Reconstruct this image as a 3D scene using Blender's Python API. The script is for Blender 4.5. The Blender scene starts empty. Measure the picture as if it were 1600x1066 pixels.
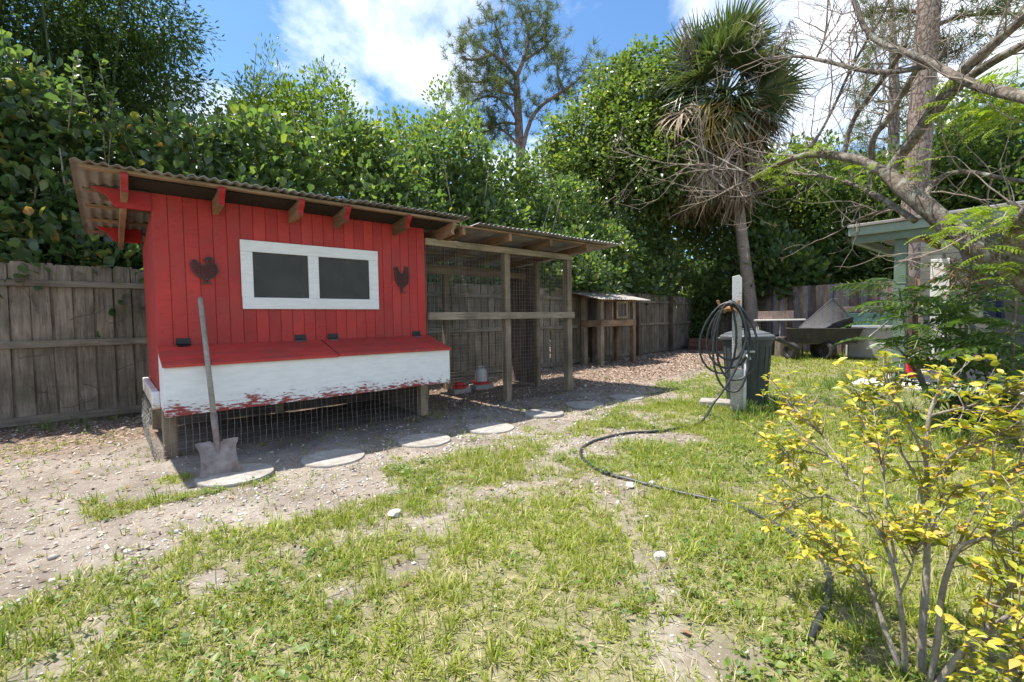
import bpy, bmesh, math, random
import numpy as np
from mathutils import Vector, Matrix

random.seed(7)
rng = np.random.default_rng(7)
sc = bpy.context.scene
COL = sc.collection

# ------------------------------------------------------------------ camera
CAM_F, CAM_YAW, CAM_PITCH, CAM_ROLL = 728.78, 0.70995, 0.0441, -0.01666
CAM_C = np.array([-0.282, -4.651, 1.056])

def cam_axes():
    cy, sy, cp, sp = math.cos(CAM_YAW), math.sin(CAM_YAW), math.cos(CAM_PITCH), math.sin(CAM_PITCH)
    f = np.array([sy*cp, cy*cp, -sp]); r = np.array([cy, -sy, 0.0]); u = np.cross(r, f)
    c, s = math.cos(CAM_ROLL), math.sin(CAM_ROLL)
    return c*r + s*u, -s*r + c*u, f
CR, CU, CF = cam_axes()
cam_d = bpy.data.cameras.new('camera')
cam_d.sensor_fit = 'HORIZONTAL'; cam_d.sensor_width = 36.0
cam_d.lens = CAM_F / 1600 * 36.0
cam_d.clip_start = 0.05; cam_d.clip_end = 3000
cam = bpy.data.objects.new('camera', cam_d); COL.objects.link(cam)
cam.matrix_world = Matrix(((CR[0], CU[0], -CF[0], CAM_C[0]), (CR[1], CU[1], -CF[1], CAM_C[1]), (CR[2], CU[2], -CF[2], CAM_C[2]), (0, 0, 0, 1)))
sc.camera = cam

# ------------------------------------------------------------------ sky, sun, exposure
SUN = Vector((-0.5, 0.68, 2.2)).normalized()          # towards the sun: behind the coop and high
SUN_EL = math.asin(SUN.z); SUN_AZ = math.atan2(SUN.x, SUN.y)
w = bpy.data.worlds.new('World'); sc.world = w; w.use_nodes = True
nt = w.node_tree; nt.nodes.clear()
def wn(t, **k):
    n = nt.nodes.new(t)
    for a, b in k.items(): setattr(n, a, b)
    return n
CLOUD_ROT = math.radians(-14)
out = wn('ShaderNodeOutputWorld'); bg = wn('ShaderNodeBackground'); bg.inputs['Strength'].default_value = 0.15
sky = wn('ShaderNodeTexSky', sky_type='NISHITA', sun_disc=False, sun_elevation=SUN_EL, sun_rotation=SUN_AZ)
sky.air_density = 1.0; sky.dust_density = 0.6; sky.ozone_density = 1.6
tc = wn('ShaderNodeTexCoord'); sep = wn('ShaderNodeSeparateXYZ'); rot = wn('ShaderNodeVectorRotate', rotation_type='Z_AXIS'); rot.inputs['Angle'].default_value = CLOUD_ROT; nt.links.new(tc.outputs['Generated'], rot.inputs['Vector']); nt.links.new(rot.outputs[0], sep.inputs[0])
zz = wn('ShaderNodeMath', operation='MAXIMUM'); zz.inputs[1].default_value = 0.0; nt.links.new(sep.outputs['Z'], zz.inputs[0])
za = wn('ShaderNodeMath', operation='ADD'); za.inputs[1].default_value = 0.22; nt.links.new(zz.outputs[0], za.inputs[0])
dx = wn('ShaderNodeMath', operation='DIVIDE'); nt.links.new(sep.outputs['X'], dx.inputs[0]); nt.links.new(za.outputs[0], dx.inputs[1])
dy = wn('ShaderNodeMath', operation='DIVIDE'); nt.links.new(sep.outputs['Y'], dy.inputs[0]); nt.links.new(za.outputs[0], dy.inputs[1])
cmb = wn('ShaderNodeCombineXYZ'); nt.links.new(dx.outputs[0], cmb.inputs[0]); nt.links.new(dy.outputs[0], cmb.inputs[1])
CLOUD_OFF = (4.2, 8.8, 8.1)
cmb.inputs[2].default_value = CLOUD_OFF[2]
off = wn('ShaderNodeVectorMath', operation='ADD'); off.inputs[1].default_value = (CLOUD_OFF[0], CLOUD_OFF[1], 0); nt.links.new(cmb.outputs[0], off.inputs[0])
cn = wn('ShaderNodeTexNoise'); cn.inputs['Scale'].default_value = 1.25; cn.inputs['Detail'].default_value = 9; cn.inputs['Roughness'].default_value = 0.58; cn.inputs['Distortion'].default_value = 0.25
nt.links.new(off.outputs[0], cn.inputs['Vector'])
cr = wn('ShaderNodeValToRGB'); cr.color_ramp.elements[0].position = 0.46; cr.color_ramp.elements[1].position = 0.61
cr.color_ramp.elements[0].color = (0, 0, 0, 1); cr.color_ramp.elements[1].color = (1, 1, 1, 1)
nt.links.new(cn.outputs['Fac'], cr.inputs[0])
gain = wn('ShaderNodeMix', data_type='RGBA', blend_type='MULTIPLY'); gain.inputs['Factor'].default_value = 1
gain.inputs['B'].default_value = (0.225, 0.305, 0.36, 1)
nt.links.new(sky.outputs[0], gain.inputs['A'])
cn2 = wn('ShaderNodeTexNoise'); cn2.inputs['Scale'].default_value = 2.6; cn2.inputs['Detail'].default_value = 5
nt.links.new(off.outputs[0], cn2.inputs['Vector'])
ccol = wn('ShaderNodeMix', data_type='RGBA'); ccol.inputs['A'].default_value = (1.9, 2.02, 2.2, 1); ccol.inputs['B'].default_value = (3.3, 3.3, 3.32, 1)
nt.links.new(cn2.outputs['Fac'], ccol.inputs['Factor'])
mx = wn('ShaderNodeMix', data_type='RGBA'); nt.links.new(cr.outputs[0], mx.inputs['Factor']); nt.links.new(gain.outputs['Result'], mx.inputs['A']); nt.links.new(ccol.outputs['Result'], mx.inputs['B'])
nt.links.new(mx.outputs['Result'], bg.inputs['Color']); nt.links.new(bg.outputs[0], out.inputs[0])
sun_d = bpy.data.lights.new('sun', 'SUN'); sun_d.energy = 2.0; sun_d.angle = math.radians(0.55); sun_d.color = (1.0, 0.95, 0.86)
sun = bpy.data.objects.new('sun', sun_d); COL.objects.link(sun); sun.rotation_euler = SUN.to_track_quat('Z', 'Y').to_euler()
sun.location = (-6, 8, 26)
vs = sc.view_settings; vs.view_transform = 'Standard'; vs.look = 'None'; vs.gamma = 1.0; vs.use_curve_mapping = False
vs.exposure = 2.15
sc.cycles.max_bounces = 8; sc.cycles.transparent_max_bounces = 12; sc.cycles.diffuse_bounces = 4; sc.cycles.glossy_bounces = 2
sc.cycles.caustics_reflective = False; sc.cycles.caustics_refractive = False
sc.cycles.use_denoising = True

# ------------------------------------------------------------------ pixel to place
def ray(x, y): return CF + CR*(x-800)/CAM_F - CU*(y-533)/CAM_F
def at(x, y, dist):
    d = ray(x, y); return CAM_C + d/math.hypot(d[0], d[1])*dist
def gpt(x, y, z=0.0):
    d = ray(x, y); return CAM_C + d*(z-CAM_C[2])/d[2]
def ypt(x, y, yy):
    d = ray(x, y); return CAM_C + d*(yy-CAM_C[1])/d[1]

# ------------------------------------------------------------------ noise
def _hash(ix, iy, seed):
    h = (ix.astype(np.int64)*374761393 + iy.astype(np.int64)*668265263 + seed*982451653) & 0x7fffffff
    h = ((h ^ (h >> 13))*1274126177) & 0x7fffffff
    return ((h ^ (h >> 16)) & 0xffff)/65535.0
def vnoise(x, y, seed=0):
    x = np.asarray(x, float); y = np.asarray(y, float)
    ix = np.floor(x); iy = np.floor(y); fx = x-ix; fy = y-iy
    fx = fx*fx*(3-2*fx); fy = fy*fy*(3-2*fy)
    a = _hash(ix, iy, seed); b = _hash(ix+1, iy, seed); c = _hash(ix, iy+1, seed); d = _hash(ix+1, iy+1, seed)
    return (a*(1-fx)+b*fx)*(1-fy)+(c*(1-fx)+d*fx)*fy
def fbm(x, y, seed=0, oct=4):
    s = 0; a = 0.5; t = 0
    for k in range(oct):
        s = s + a*vnoise(np.asarray(x)*2**k, np.asarray(y)*2**k, seed+k*17); t += a; a *= 0.5
    return s/t
def sstep(a, b, x):
    t = np.clip((np.asarray(x, float)-a)/(b-a), 0, 1); return t*t*(3-2*t)

# ------------------------------------------------------------------ tags and mesh helpers
def tag(o, label=None, cat=None, group=None, kind=None):
    if label: o['label'] = label
    if cat: o['category'] = cat
    if group: o['group'] = group
    if kind: o['kind'] = kind
    return o
def wloc(o):
    v = Vector((0, 0, 0))
    while o is not None:
        v = v + o.location; o = o.parent
    return v
def empty(name, loc, label=None, cat=None, group=None):
    o = bpy.data.objects.new(name, None); COL.objects.link(o); o.location = Vector([float(c) for c in loc]); o.empty_display_size = 0.1
    return tag(o, label, cat, group)
def link_mesh(name, me, mat, parent=None):
    o = bpy.data.objects.new(name, me); COL.objects.link(o)
    if mat is not None and len(me.materials) == 0: me.materials.append(mat)
    if parent is not None: o.parent = parent
    return o
def copy_tree(o, parent=None):
    c = o.copy(); COL.objects.link(c); c.parent = parent
    for ch in list(o.children): copy_tree(ch, c)
    return c

class MB:
    """collects shapes in world coordinates, builds ONE mesh object"""
    def __init__(s): s.v = []; s.f = []
    def add(s, vs, fs):
        n = len(s.v); s.v += [tuple(float(c) for c in p) for p in vs]; s.f += [tuple(n+i for i in f) for f in fs]; return s
    def box(s, x0, x1, y0, y1, z0, z1):
        return s.add([(x0,y0,z0),(x1,y0,z0),(x1,y1,z0),(x0,y1,z0),(x0,y0,z1),(x1,y0,z1),(x1,y1,z1),(x0,y1,z1)],
                     [(0,3,2,1),(4,5,6,7),(0,1,5,4),(1,2,6,5),(2,3,7,6),(3,0,4,7)])
    def beam(s, p0, p1, w, h, up=(0,0,1)):
        p0 = Vector(p0); p1 = Vector(p1); d = (p1-p0).normalized(); up = Vector(up)
        if abs(d.dot(up)) > 0.98: up = Vector((0,1,0))
        a = d.cross(up).normalized()*w/2; b = a.cross(d).normalized()*h/2
        q = []
        for p in (p0, p1): q += [p-a-b, p+a-b, p+a+b, p-a+b]
        return s.add(q, [(0,1,2,3),(7,6,5,4),(0,4,5,1),(1,5,6,2),(2,6,7,3),(3,7,4,0)])
    def tube(s, pts, rad, n=8, cap=True, squash=1.0):
        P = [Vector([float(c) for c in p]) for p in pts]
        if not hasattr(rad, '__len__'): rad = [rad]*len(P)
        m = len(P); prev = None; rings = []
        base = len(s.v)
        for i in range(m):
            t = (P[min(i+1, m-1)]-P[max(i-1, 0)])
            if t.length < 1e-9: t = Vector((0,0,1))
            t.normalize()
            if prev is None:
                a = t.cross(Vector((0,0,1)))
                if a.length < 0.05: a = t.cross(Vector((1,0,0)))
            else: a = prev-t*prev.dot(t)
            a.normalize(); prev = a; b = t.cross(a)
            for k in range(n):
                an = 2*math.pi*k/n; q = P[i]+(a*math.cos(an)+b*math.sin(an)*squash)*rad[i]; s.v.append(tuple(q))
        for i in range(m-1):
            for k in range(n):
                k2 = (k+1) % n
                s.f.append((base+i*n+k, base+i*n+k2, base+(i+1)*n+k2, base+(i+1)*n+k))
        if cap:
            s.f.append(tuple(base+k for k in range(n))[::-1]); s.f.append(tuple(base+(m-1)*n+k for k in range(n)))
        return s
    def lathe(s, prof, c, n=24, sx=1.0, sy=1.0, close=True):
        base = len(s.v); m = len(prof)
        for r, z in prof:
            for k in range(n):
                a = 2*math.pi*k/n; s.v.append((c[0]+r*sx*math.cos(a), c[1]+r*sy*math.sin(a), c[2]+z))
        for i in range(m-1):
            for k in range(n):
                k2 = (k+1) % n; s.f.append((base+i*n+k, base+i*n+k2, base+(i+1)*n+k2, base+(i+1)*n+k))
        if close:
            s.f.append(tuple(base+k for k in range(n))[::-1]); s.f.append(tuple(base+(m-1)*n+k for k in range(n)))
        return s
    def prism(s, poly, o, ax, ay, depth):
        """poly 2d in axes ax, ay from origin o, extruded along depth vector"""
        o = Vector(o); ax = Vector(ax); ay = Vector(ay); dv = Vector(depth); n = len(poly)
        A = [o+ax*p[0]+ay*p[1] for p in poly]; B = [p+dv for p in A]
        fs = [tuple(range(n))[::-1], tuple(range(n, 2*n))]
        for i in range(n):
            j = (i+1) % n; fs.append((i, j, n+j, n+i))
        return s.add(A+B, fs)
    def build(s, name, mat, parent=None, bevel=0, smooth=False, kind=None, seg=1, angle=None):
        o0 = wloc(parent) if parent is not None else Vector((0,0,0))
        me = bpy.data.meshes.new(name)
        bm = bmesh.new()
        vv = [bm.verts.new(Vector(p)-o0) for p in s.v]
        for f in s.f:
            try: bm.faces.new([vv[i] for i in f])
            except ValueError: pass
        bmesh.ops.recalc_face_normals(bm, faces=bm.faces)
        if bevel > 0:
            ed = [e for e in bm.edges if len(e.link_faces) == 2 and e.calc_face_angle(0) > 0.6]
            bmesh.ops.bevel(bm, geom=ed, offset=bevel, segments=seg, affect='EDGES', clamp_overlap=True)
        bm.to_mesh(me); bm.free()
        if smooth:
            me.polygons.foreach_set('use_smooth', np.ones(len(me.polygons), bool))
            if angle: 
                try: me.set_sharp_from_angle(angle=angle)
                except Exception: pass
        o = link_mesh(name, me, mat, parent)
        if kind: o['kind'] = kind
        return o

def np_mesh(name, V, faces_flat, starts, smooth=False):
    me = bpy.data.meshes.new(name)
    me.vertices.add(len(V)); me.vertices.foreach_set('co', np.ascontiguousarray(V, dtype=np.float32).ravel())
    me.loops.add(len(faces_flat)); me.loops.foreach_set('vertex_index', np.ascontiguousarray(faces_flat, dtype=np.int32))
    me.polygons.add(len(starts)); me.polygons.foreach_set('loop_start', np.ascontiguousarray(starts, dtype=np.int32))
    if smooth: me.polygons.foreach_set('use_smooth', np.ones(len(starts), bool))
    me.update(calc_edges=True); 
    return me
def scatter(name, tV, tF, R, T, mat, parent=None, kind=None, smooth=False):
    """one mesh of N transformed copies of a small template; R (N,3,3), T (N,3) in world"""
    tV = np.asarray(tV, float); N = len(T); nv = len(tV)
    o0 = np.array(wloc(parent)) if parent is not None else np.zeros(3)
    V = (np.einsum('nij,vj->nvi', R, tV) + (np.asarray(T)-o0)[:, None, :]).reshape(-1, 3)
    flat = np.concatenate([np.array(f) for f in tF]); tot = np.array([len(f) for f in tF]); st = np.concatenate([[0], np.cumsum(tot)[:-1]])
    F = (flat[None, :]+(np.arange(N)*nv)[:, None]).ravel(); S = (st[None, :]+(np.arange(N)*len(flat))[:, None]).ravel()
    me = np_mesh(name, V, F, S, smooth)
    o = link_mesh(name, me, mat, parent)
    if kind: o['kind'] = kind
    return o
def nrm(a): return a/np.maximum(np.linalg.norm(a, axis=-1, keepdims=True), 1e-9)
def frames(axis, normal, scale):
    """columns: side, axis, normal"""
    a = nrm(axis); s = nrm(np.cross(a, normal)); n = np.cross(s, a)
    M = np.stack([s, a, n], axis=-1)
    sc_ = np.asarray(scale, float)
    if sc_.ndim == 1: sc_ = sc_[:, None, None]
    elif sc_.ndim == 2: sc_ = sc_[:, None, :]
    return M*sc_
def rdir(n): return nrm(rng.normal(size=(n, 3)))

LEAF2 = ([(0,0,0),(-.34,.45,.09),(0,1,-.04),(.34,.45,.09)], [(0,2,1),(0,3,2)])
LEAFN = ([(0,0,0),(-.14,.45,.03),(0,1,-.1),(.14,.45,.03)], [(0,2,1),(0,3,2)])
LEAFO = ([(0,0,0),(0,.5,-.03),(0,1,-.09),(-.17,.22,.04),(-.36,.62,.06),(-.22,.93,0),(.17,.22,.04),(.36,.62,.06),(.22,.93,0)],
         [(0,1,4,3),(1,2,5,4),(0,6,7,1),(1,7,8,2)])
LEAFY = ([(0,0,0),(0,.5,.0),(0,1,-.16),(-.19,.22,.05),(-.25,.5,.08),(-.13,.8,.0),(.19,.22,.05),(.25,.5,.08),(.13,.8,.0)],
         [(0,1,4,3),(1,2,5,4),(0,6,7,1),(1,7,8,2)])

# ------------------------------------------------------------------ materials
def new_mat(name):
    m = bpy.data.materials.new(name); m.use_nodes = True; t = m.node_tree; t.nodes.clear()
    o = t.nodes.new('ShaderNodeOutputMaterial'); return m, t, o
class NT:
    def __init__(s, t): s.t = t
    def n(s, ty, ins=None, **k):
        n = s.t.nodes.new(ty)
        for a, b in k.items(): setattr(n, a, b)
        for a, b in (ins or {}).items():
            if isinstance(b, bpy.types.NodeSocket): s.t.links.new(b, n.inputs[a])
            else: n.inputs[a].default_value = b
        return n
    def math(s, op, a, b=0.0, clamp=False):
        n = s.t.nodes.new('ShaderNodeMath'); n.operation = op; n.use_clamp = clamp
        for i, q in enumerate((a, b)):
            if isinstance(q, bpy.types.NodeSocket): s.t.links.new(q, n.inputs[i])
            else: n.inputs[i].default_value = q
        return n.outputs[0]
    def ramp(s, fac, stops):
        n = s.t.nodes.new('ShaderNodeValToRGB'); s.t.links.new(fac, n.inputs[0]); e = n.color_ramp.elements
        while len(e) < len(stops): e.new(0.5)
        for q, (p, c) in zip(e, stops):
            q.position = p; q.color = (c, c, c, 1) if not hasattr(c, '__len__') else (*c, 1)
        return n.outputs[0]
    def mix(s, f, a, b, blend='MIX'):
        n = s.t.nodes.new('ShaderNodeMix'); n.data_type = 'RGBA'; n.blend_type = blend
        for k, q in (('Factor', f), ('A', a), ('B', b)):
            if isinstance(q, bpy.types.NodeSocket): s.t.links.new(q, n.inputs[k])
            elif hasattr(q, '__len__'): n.inputs[k].default_value = (*q, 1)
            else: n.inputs[k].default_value = q
        return n.outputs['Result']
    def coords(s, scale=(1,1,1), rand=True):
        tc = s.n('ShaderNodeTexCoord'); v = tc.outputs['Object']
        if rand:
            oi = s.n('ShaderNodeObjectInfo'); r = s.math('MULTIPLY', oi.outputs['Random'], 37.0)
            v = s.n('ShaderNodeVectorMath', {0: v, 1: r}, operation='ADD').outputs[0]
        return s.n('ShaderNodeVectorMath', {0: v, 1: scale}, operation='MULTIPLY').outputs[0]
    def noise(s, vec, scale, detail=4, rough=0.55, dist=0.0):
        return s.n('ShaderNodeTexNoise', {'Vector': vec, 'Scale': scale, 'Detail': detail, 'Roughness': rough, 'Distortion': dist}).outputs['Fac']
    def bump(s, h, strength=0.3, dist=0.01):
        return s.n('ShaderNodeBump', {'Height': h, 'Strength': strength, 'Distance': dist}).outputs[0]
    def principled(s, o, col, rough=0.7, metal=0.0, spec=0.5, normal=None):
        p = s.n('ShaderNodeBsdfPrincipled')
        for k, q in (('Base Color', col), ('Roughness', rough), ('Metallic', metal), ('Specular IOR Level', spec), ('Normal', normal)):
            if q is None: continue
            if isinstance(q, bpy.types.NodeSocket): s.t.links.new(q, p.inputs[k])
            elif hasattr(q, '__len__'): p.inputs[k].default_value = (*q, 1)
            else: p.inputs[k].default_value = q
        if o is not None: s.t.links.new(p.outputs[0], o.inputs[0])
        return p

def wood_mat(name, c1, c2, axis='z', grain=1.0, rough=0.85, moss=0.0, vary=0.35, knots=True):
    m, t, o = new_mat(name); N = NT(t)
    k = {'x': (1, 14, 14), 'y': (14, 1, 14), 'z': (14, 14, 1)}[axis]
    v = N.coords(tuple(a*grain for a in k)); vb = N.coords((1.6, 1.6, 1.6))
    g = N.noise(v, 3.0, 6, 0.6, 0.3); b = N.noise(vb, 1.4, 4)
    fine = N.noise(v, 14.0, 3, 0.6)
    gg = N.math('ADD', N.math('MULTIPLY', g, 0.75), N.math('MULTIPLY', fine, 0.25))
    col = N.mix(N.ramp(gg, [(0.34, 0), (0.66, 1)]), c2, c1)
    oi = N.n('ShaderNodeObjectInfo').outputs['Random']
    val = N.math('ADD', N.math('MULTIPLY', oi, vary), 1-vary*0.55)
    col = N.mix(1.0, col, N.n('ShaderNodeCombineColor', {0: val, 1: val, 2: val}).outputs[0], 'MULTIPLY')
    dk = N.ramp(b, [(0.36, 0.55), (0.62, 1.0)]); col = N.mix(1.0, col, dk, 'MULTIPLY')
    crack = N.ramp(N.noise(v, 5.0, 2, 0.5, 0.6), [(0.30, 0.35), (0.36, 1.0)]); col = N.mix(0.8, col, crack, 'MULTIPLY')
    if moss > 0:
        mm = N.ramp(N.noise(vb, 2.3, 5), [(0.5, 0), (0.75, moss)]); col = N.mix(mm, col, (0.10, 0.115, 0.055))
    N.principled(o, col, rough, 0, 0.25, N.bump(gg, 0.5, 0.006)); return m

def red_mat(name, c1, c2, chalk=(0.42, 0.10, 0.09)):
    m, t, o = new_mat(name); N = NT(t)
    v = N.coords((2, 2, 60)); vb = N.coords((1.3, 1.3, 1.3)); vs_ = N.coords((5, 5, 26), rand=False)
    rough_saw = N.noise(v, 3.0, 3, 0.6); b = N.noise(vb, 1.6, 5)
    col = N.mix(N.ramp(b, [(0.35, 0), (0.68, 1)]), c2, c1)
    col = N.mix(N.ramp(N.noise(vs_, 2.0, 6, 0.7), [(0.55, 0), (0.78, 0.45)]), col, chalk)
    col = N.mix(N.ramp(rough_saw, [(0.30, 0.5), (0.42, 0)]), col, (c2[0]*0.45, c2[1]*0.45, c2[2]*0.45))
    oi = N.n('ShaderNodeObjectInfo').outputs['Random']; val = N.math('ADD', N.math('MULTIPLY', oi, 0.16), 0.90)
    col = N.mix(1.0, col, N.n('ShaderNodeCombineColor', {0: val, 1: val, 2: val}).outputs[0], 'MULTIPLY')
    big = N.noise(N.n('ShaderNodeTexCoord').outputs['Object'], 2.2, 6, 0.65)
    col = N.mix(N.ramp(big, [(0.46, 0), (0.70, 0.5)]), col, (0.30, 0.07, 0.06))
    sepz = N.n('ShaderNodeSeparateXYZ', {0: N.n('ShaderNodeTexCoord').outputs['Object']}).outputs
    spl = N.math('MULTIPLY', N.ramp(N.noise(v, 1.0, 5, 0.7), [(0.4, 0), (0.75, 0.7)]), N.ramp(sepz['Z'], [(0.86, 1), (1.0, 0)]))
    col = N.mix(spl, col, (0.17, 0.06, 0.045))
    N.principled(o, col, 0.62, 0, 0.35, N.bump(rough_saw, 0.6, 0.004)); return m

def peel_mat(name, z0, z1, amount=0.0, under=(0.20, 0.035, 0.03), paint=(0.80, 0.80, 0.80)):
    """white paint worn through to the coat below; the wear is thickest between heights z0 and z1"""
    m, t, o = new_mat(name); N = NT(t)
    tc = N.n('ShaderNodeTexCoord').outputs['Object']
    sepz = N.n('ShaderNodeSeparateXYZ', {0: tc}).outputs
    v = N.n('ShaderNodeVectorMath', {0: tc, 1: (7, 7, 30)}, operation='MULTIPLY').outputs[0]
    n1 = N.noise(v, 2.2, 8, 0.75, 0.2); n2 = N.noise(tc, 3.1, 4)
    hz = N.math('DIVIDE', N.math('SUBTRACT', sepz['Z'], z0), z1-z0)
    wear = N.math('SUBTRACT', 1.0, hz, True)
    f = N.math('ADD', N.math('ADD', N.math('MULTIPLY', wear, 0.30), N.math('MULTIPLY', n2, 0.40)), N.math('ADD', n1, amount-0.335))
    mask = N.ramp(f, [(0.60, 0), (0.65, 1)])
    soil = N.mix(N.ramp(N.noise(v, 1.2, 5), [(0.4, 0), (0.75, 0.35)]), paint, (0.52, 0.52, 0.50))
    col = N.mix(mask, soil, N.mix(N.noise(v, 6, 3), under, tuple(c*1.9 for c in under)))
    h = N.math('SUBTRACT', 1.0, mask)
    N.principled(o, col, 0.6, 0, 0.35, N.bump(h, 0.5, 0.003)); return m

def plain_mat(name, col, rough=0.6, metal=0.0, spec=0.4, noise=0.25, scale=9.0, bump=0.15, dirt=None):
    m, t, o = new_mat(name); N = NT(t)
    v = N.coords((1, 1, 1)); n1 = N.noise(v, scale, 6, 0.6)
    c = N.mix(N.ramp(n1, [(0.3, 0), (0.7, 1)]), tuple(a*(1-noise) for a in col), tuple(min(1, a*(1+noise)) for a in col))
    if dirt: c = N.mix(N.ramp(N.noise(v, scale*0.35, 5, 0.65), [(0.48, 0), (0.72, 0.85)]), c, dirt)
    N.principled(o, c, rough, metal, spec, N.bump(N.noise(v, scale*4, 4), bump, 0.004) if bump else None); return m

def leaf_mat(name, stops, trans=0.35, rough=0.42, spec=0.5, patch=0.5, tint=1.25):
    m, t, o = new_mat(name); N = NT(t)
    ri = N.n('ShaderNodeNewGeometry').outputs['Random Per Island']; oi = N.n('ShaderNodeObjectInfo').outputs['Random']
    r = N.math('FRACT', N.math('ADD', ri, oi))
    col = N.ramp(r, stops)
    tc = N.n('ShaderNodeTexCoord').outputs['Object']
    pn = N.ramp(N.noise(tc, 0.9, 3), [(0.3, 1-patch*0.55), (0.7, 1+patch*0.0)])
    col = N.mix(1.0, col, pn, 'MULTIPLY')
    p = N.principled(None, col, rough, 0, spec)
    tcol = N.mix(1.0, col, (tint*1.05, tint*1.15, tint*0.55), 'MULTIPLY')
    tr = N.n('ShaderNodeBsdfTranslucent', {'Color': tcol})
    mix = N.n('ShaderNodeMixShader', {0: trans, 1: p.outputs[0], 2: tr.outputs[0]})
    t.links.new(mix.outputs[0], o.inputs[0]); return m

def bark_mat(name, c1, c2, lichen=None, scale=1.0, stretch=(9, 9, 2.2), amt=0.45, plates=0.0):
    m, t, o = new_mat(name); N = NT(t)
    v = N.coords(tuple(a*scale for a in stretch)); vb = N.coords((3*scale,)*3)
    n1 = N.noise(v, 2.5, 8, 0.68, 0.5); n2 = N.noise(v, 7.0, 5, 0.7, 0.3)
    h = N.math('ADD', N.math('MULTIPLY', n1, 0.65), N.math('MULTIPLY', n2, 0.35))
    if plates > 0:
        wv = N.n('ShaderNodeVectorMath', {0: v, 1: N.n('ShaderNodeTexNoise', {'Vector': v, 'Scale': 1.5, 'Detail': 3}).outputs['Color']}, operation='ADD').outputs[0]
        vo = N.n('ShaderNodeTexVoronoi', {'Vector': wv, 'Scale': 1.7}, feature='DISTANCE_TO_EDGE').outputs['Distance']
        h = N.math('ADD', N.math('MULTIPLY', h, 1-plates), N.math('MULTIPLY', N.ramp(vo, [(0.0, 0), (0.16, 1)]), plates))
    col = N.mix(N.ramp(h, [(0.41, 0), (0.59, 1)]), c2, c1)
    if lichen: col = N.mix(N.ramp(N.noise(vb, 3.4, 8, 0.75, 0.4), [(0.5, 0), (0.60, amt)]), col, lichen)
    col = N.mix(N.ramp(N.noise(vb, 1.1, 5, 0.6), [(0.35, 0.45), (0.6, 0)]), col, tuple(q*0.5 for q in c2))
    N.principled(o, col, 0.9, 0, 0.2, N.bump(h, 0.8, 0.02)); return m

M = {}
M['fence'] = wood_mat('weathered_fence_wood', (0.36, 0.30, 0.23), (0.15, 0.118, 0.088), 'z', moss=0.55, vary=0.4)
M['rail'] = wood_mat('weathered_rail_wood', (0.35, 0.295, 0.235), (0.17, 0.138, 0.105), 'x', moss=0.45, vary=0.25)
M['fence_brown'] = wood_mat('brown_post_wood', (0.20, 0.145, 0.105), (0.09, 0.062, 0.045), 'z', moss=0.2)
M['grey_board'] = wood_mat('silver_grey_board', (0.48, 0.43, 0.405), (0.24, 0.20, 0.18), 'z', vary=0.5)
M['cedar_board'] = wood_mat('new_cedar_board', (0.56, 0.33, 0.19), (0.36, 0.20, 0.11), 'z', vary=0.4)
M['dark_board'] = wood_mat('dark_aged_board', (0.30, 0.225, 0.195), (0.14, 0.10, 0.085), 'z', vary=0.5)
M['red'] = red_mat('barn_red_paint', (0.55, 0.050, 0.042), (0.39, 0.034, 0.030))
M['red_trim'] = red_mat('bright_red_trim_paint', (0.50, 0.022, 0.026), (0.33, 0.016, 0.02))
M['lid'] = red_mat('sun_faded_lid_paint', (0.64, 0.055, 0.042), (0.50, 0.04, 0.03), chalk=(0.56, 0.22, 0.16))
M['white_box'] = peel_mat('peeling_white_box_paint', 0.40, 0.60, 0.0)
M['white_frame'] = peel_mat('white_window_paint', 1.0, 1.22, -0.06, under=(0.45, 0.40, 0.36))
M['white_beam'] = peel_mat('flaking_white_beam_paint', 0.3, 0.75, 0.05, under=(0.42, 0.30, 0.18))
M['rough_wood'] = wood_mat('rough_brown_lumber', (0.42, 0.265, 0.16), (0.23, 0.14, 0.08), 'y', vary=0.3)
M['rough_wood_x'] = wood_mat('rough_brown_lumber_long', (0.42, 0.29, 0.185), (0.24, 0.155, 0.10), 'x', vary=0.3)
M['post'] = wood_mat('aged_treated_post', (0.44, 0.34, 0.235), (0.25, 0.185, 0.125), 'z', moss=0.35, vary=0.25)
M['run_rail'] = wood_mat('aged_grey_run_rail', (0.48, 0.395, 0.295), (0.28, 0.215, 0.155), 'x', vary=0.2)
M['galv'] = plain_mat('galvanised_sheet', (0.46, 0.46, 0.46), 0.45, 0.55, 0.5, 0.2, 5, 0.1, dirt=(0.22, 0.18, 0.15))
M['galv_old'] = plain_mat('dull_old_sheet', (0.30, 0.28, 0.26), 0.6, 0.3, 0.4, 0.25, 5, 0.1, dirt=(0.17, 0.12, 0.09))
M['wire'] = plain_mat('galvanised_wire', (0.42, 0.42, 0.40), 0.5, 0.6, 0.5, 0.1, 20, 0)
M['wire_dull'] = plain_mat('dull_wire', (0.27, 0.25, 0.22), 0.6, 0.4, 0.4, 0.1, 20, 0)
M['dark_iron'] = plain_mat('dark_brown_iron', (0.075, 0.06, 0.054), 0.6, 0.3, 0.4, 0.3, 40, 0.2)
M['hinge'] = plain_mat('blackened_hinge', (0.035, 0.035, 0.037), 0.5, 0.5, 0.5, 0.3, 40, 0.2)
M['black_plastic'] = plain_mat('black_plastic', (0.022, 0.023, 0.025), 0.48, 0, 0.45, 0.25, 8, 0.05, dirt=(0.06, 0.055, 0.05))
M['bin'] = plain_mat('dark_grey_bin_plastic', (0.052, 0.064, 0.066), 0.5, 0, 0.4, 0.15, 6, 0.06, dirt=(0.10, 0.105, 0.10))
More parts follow.
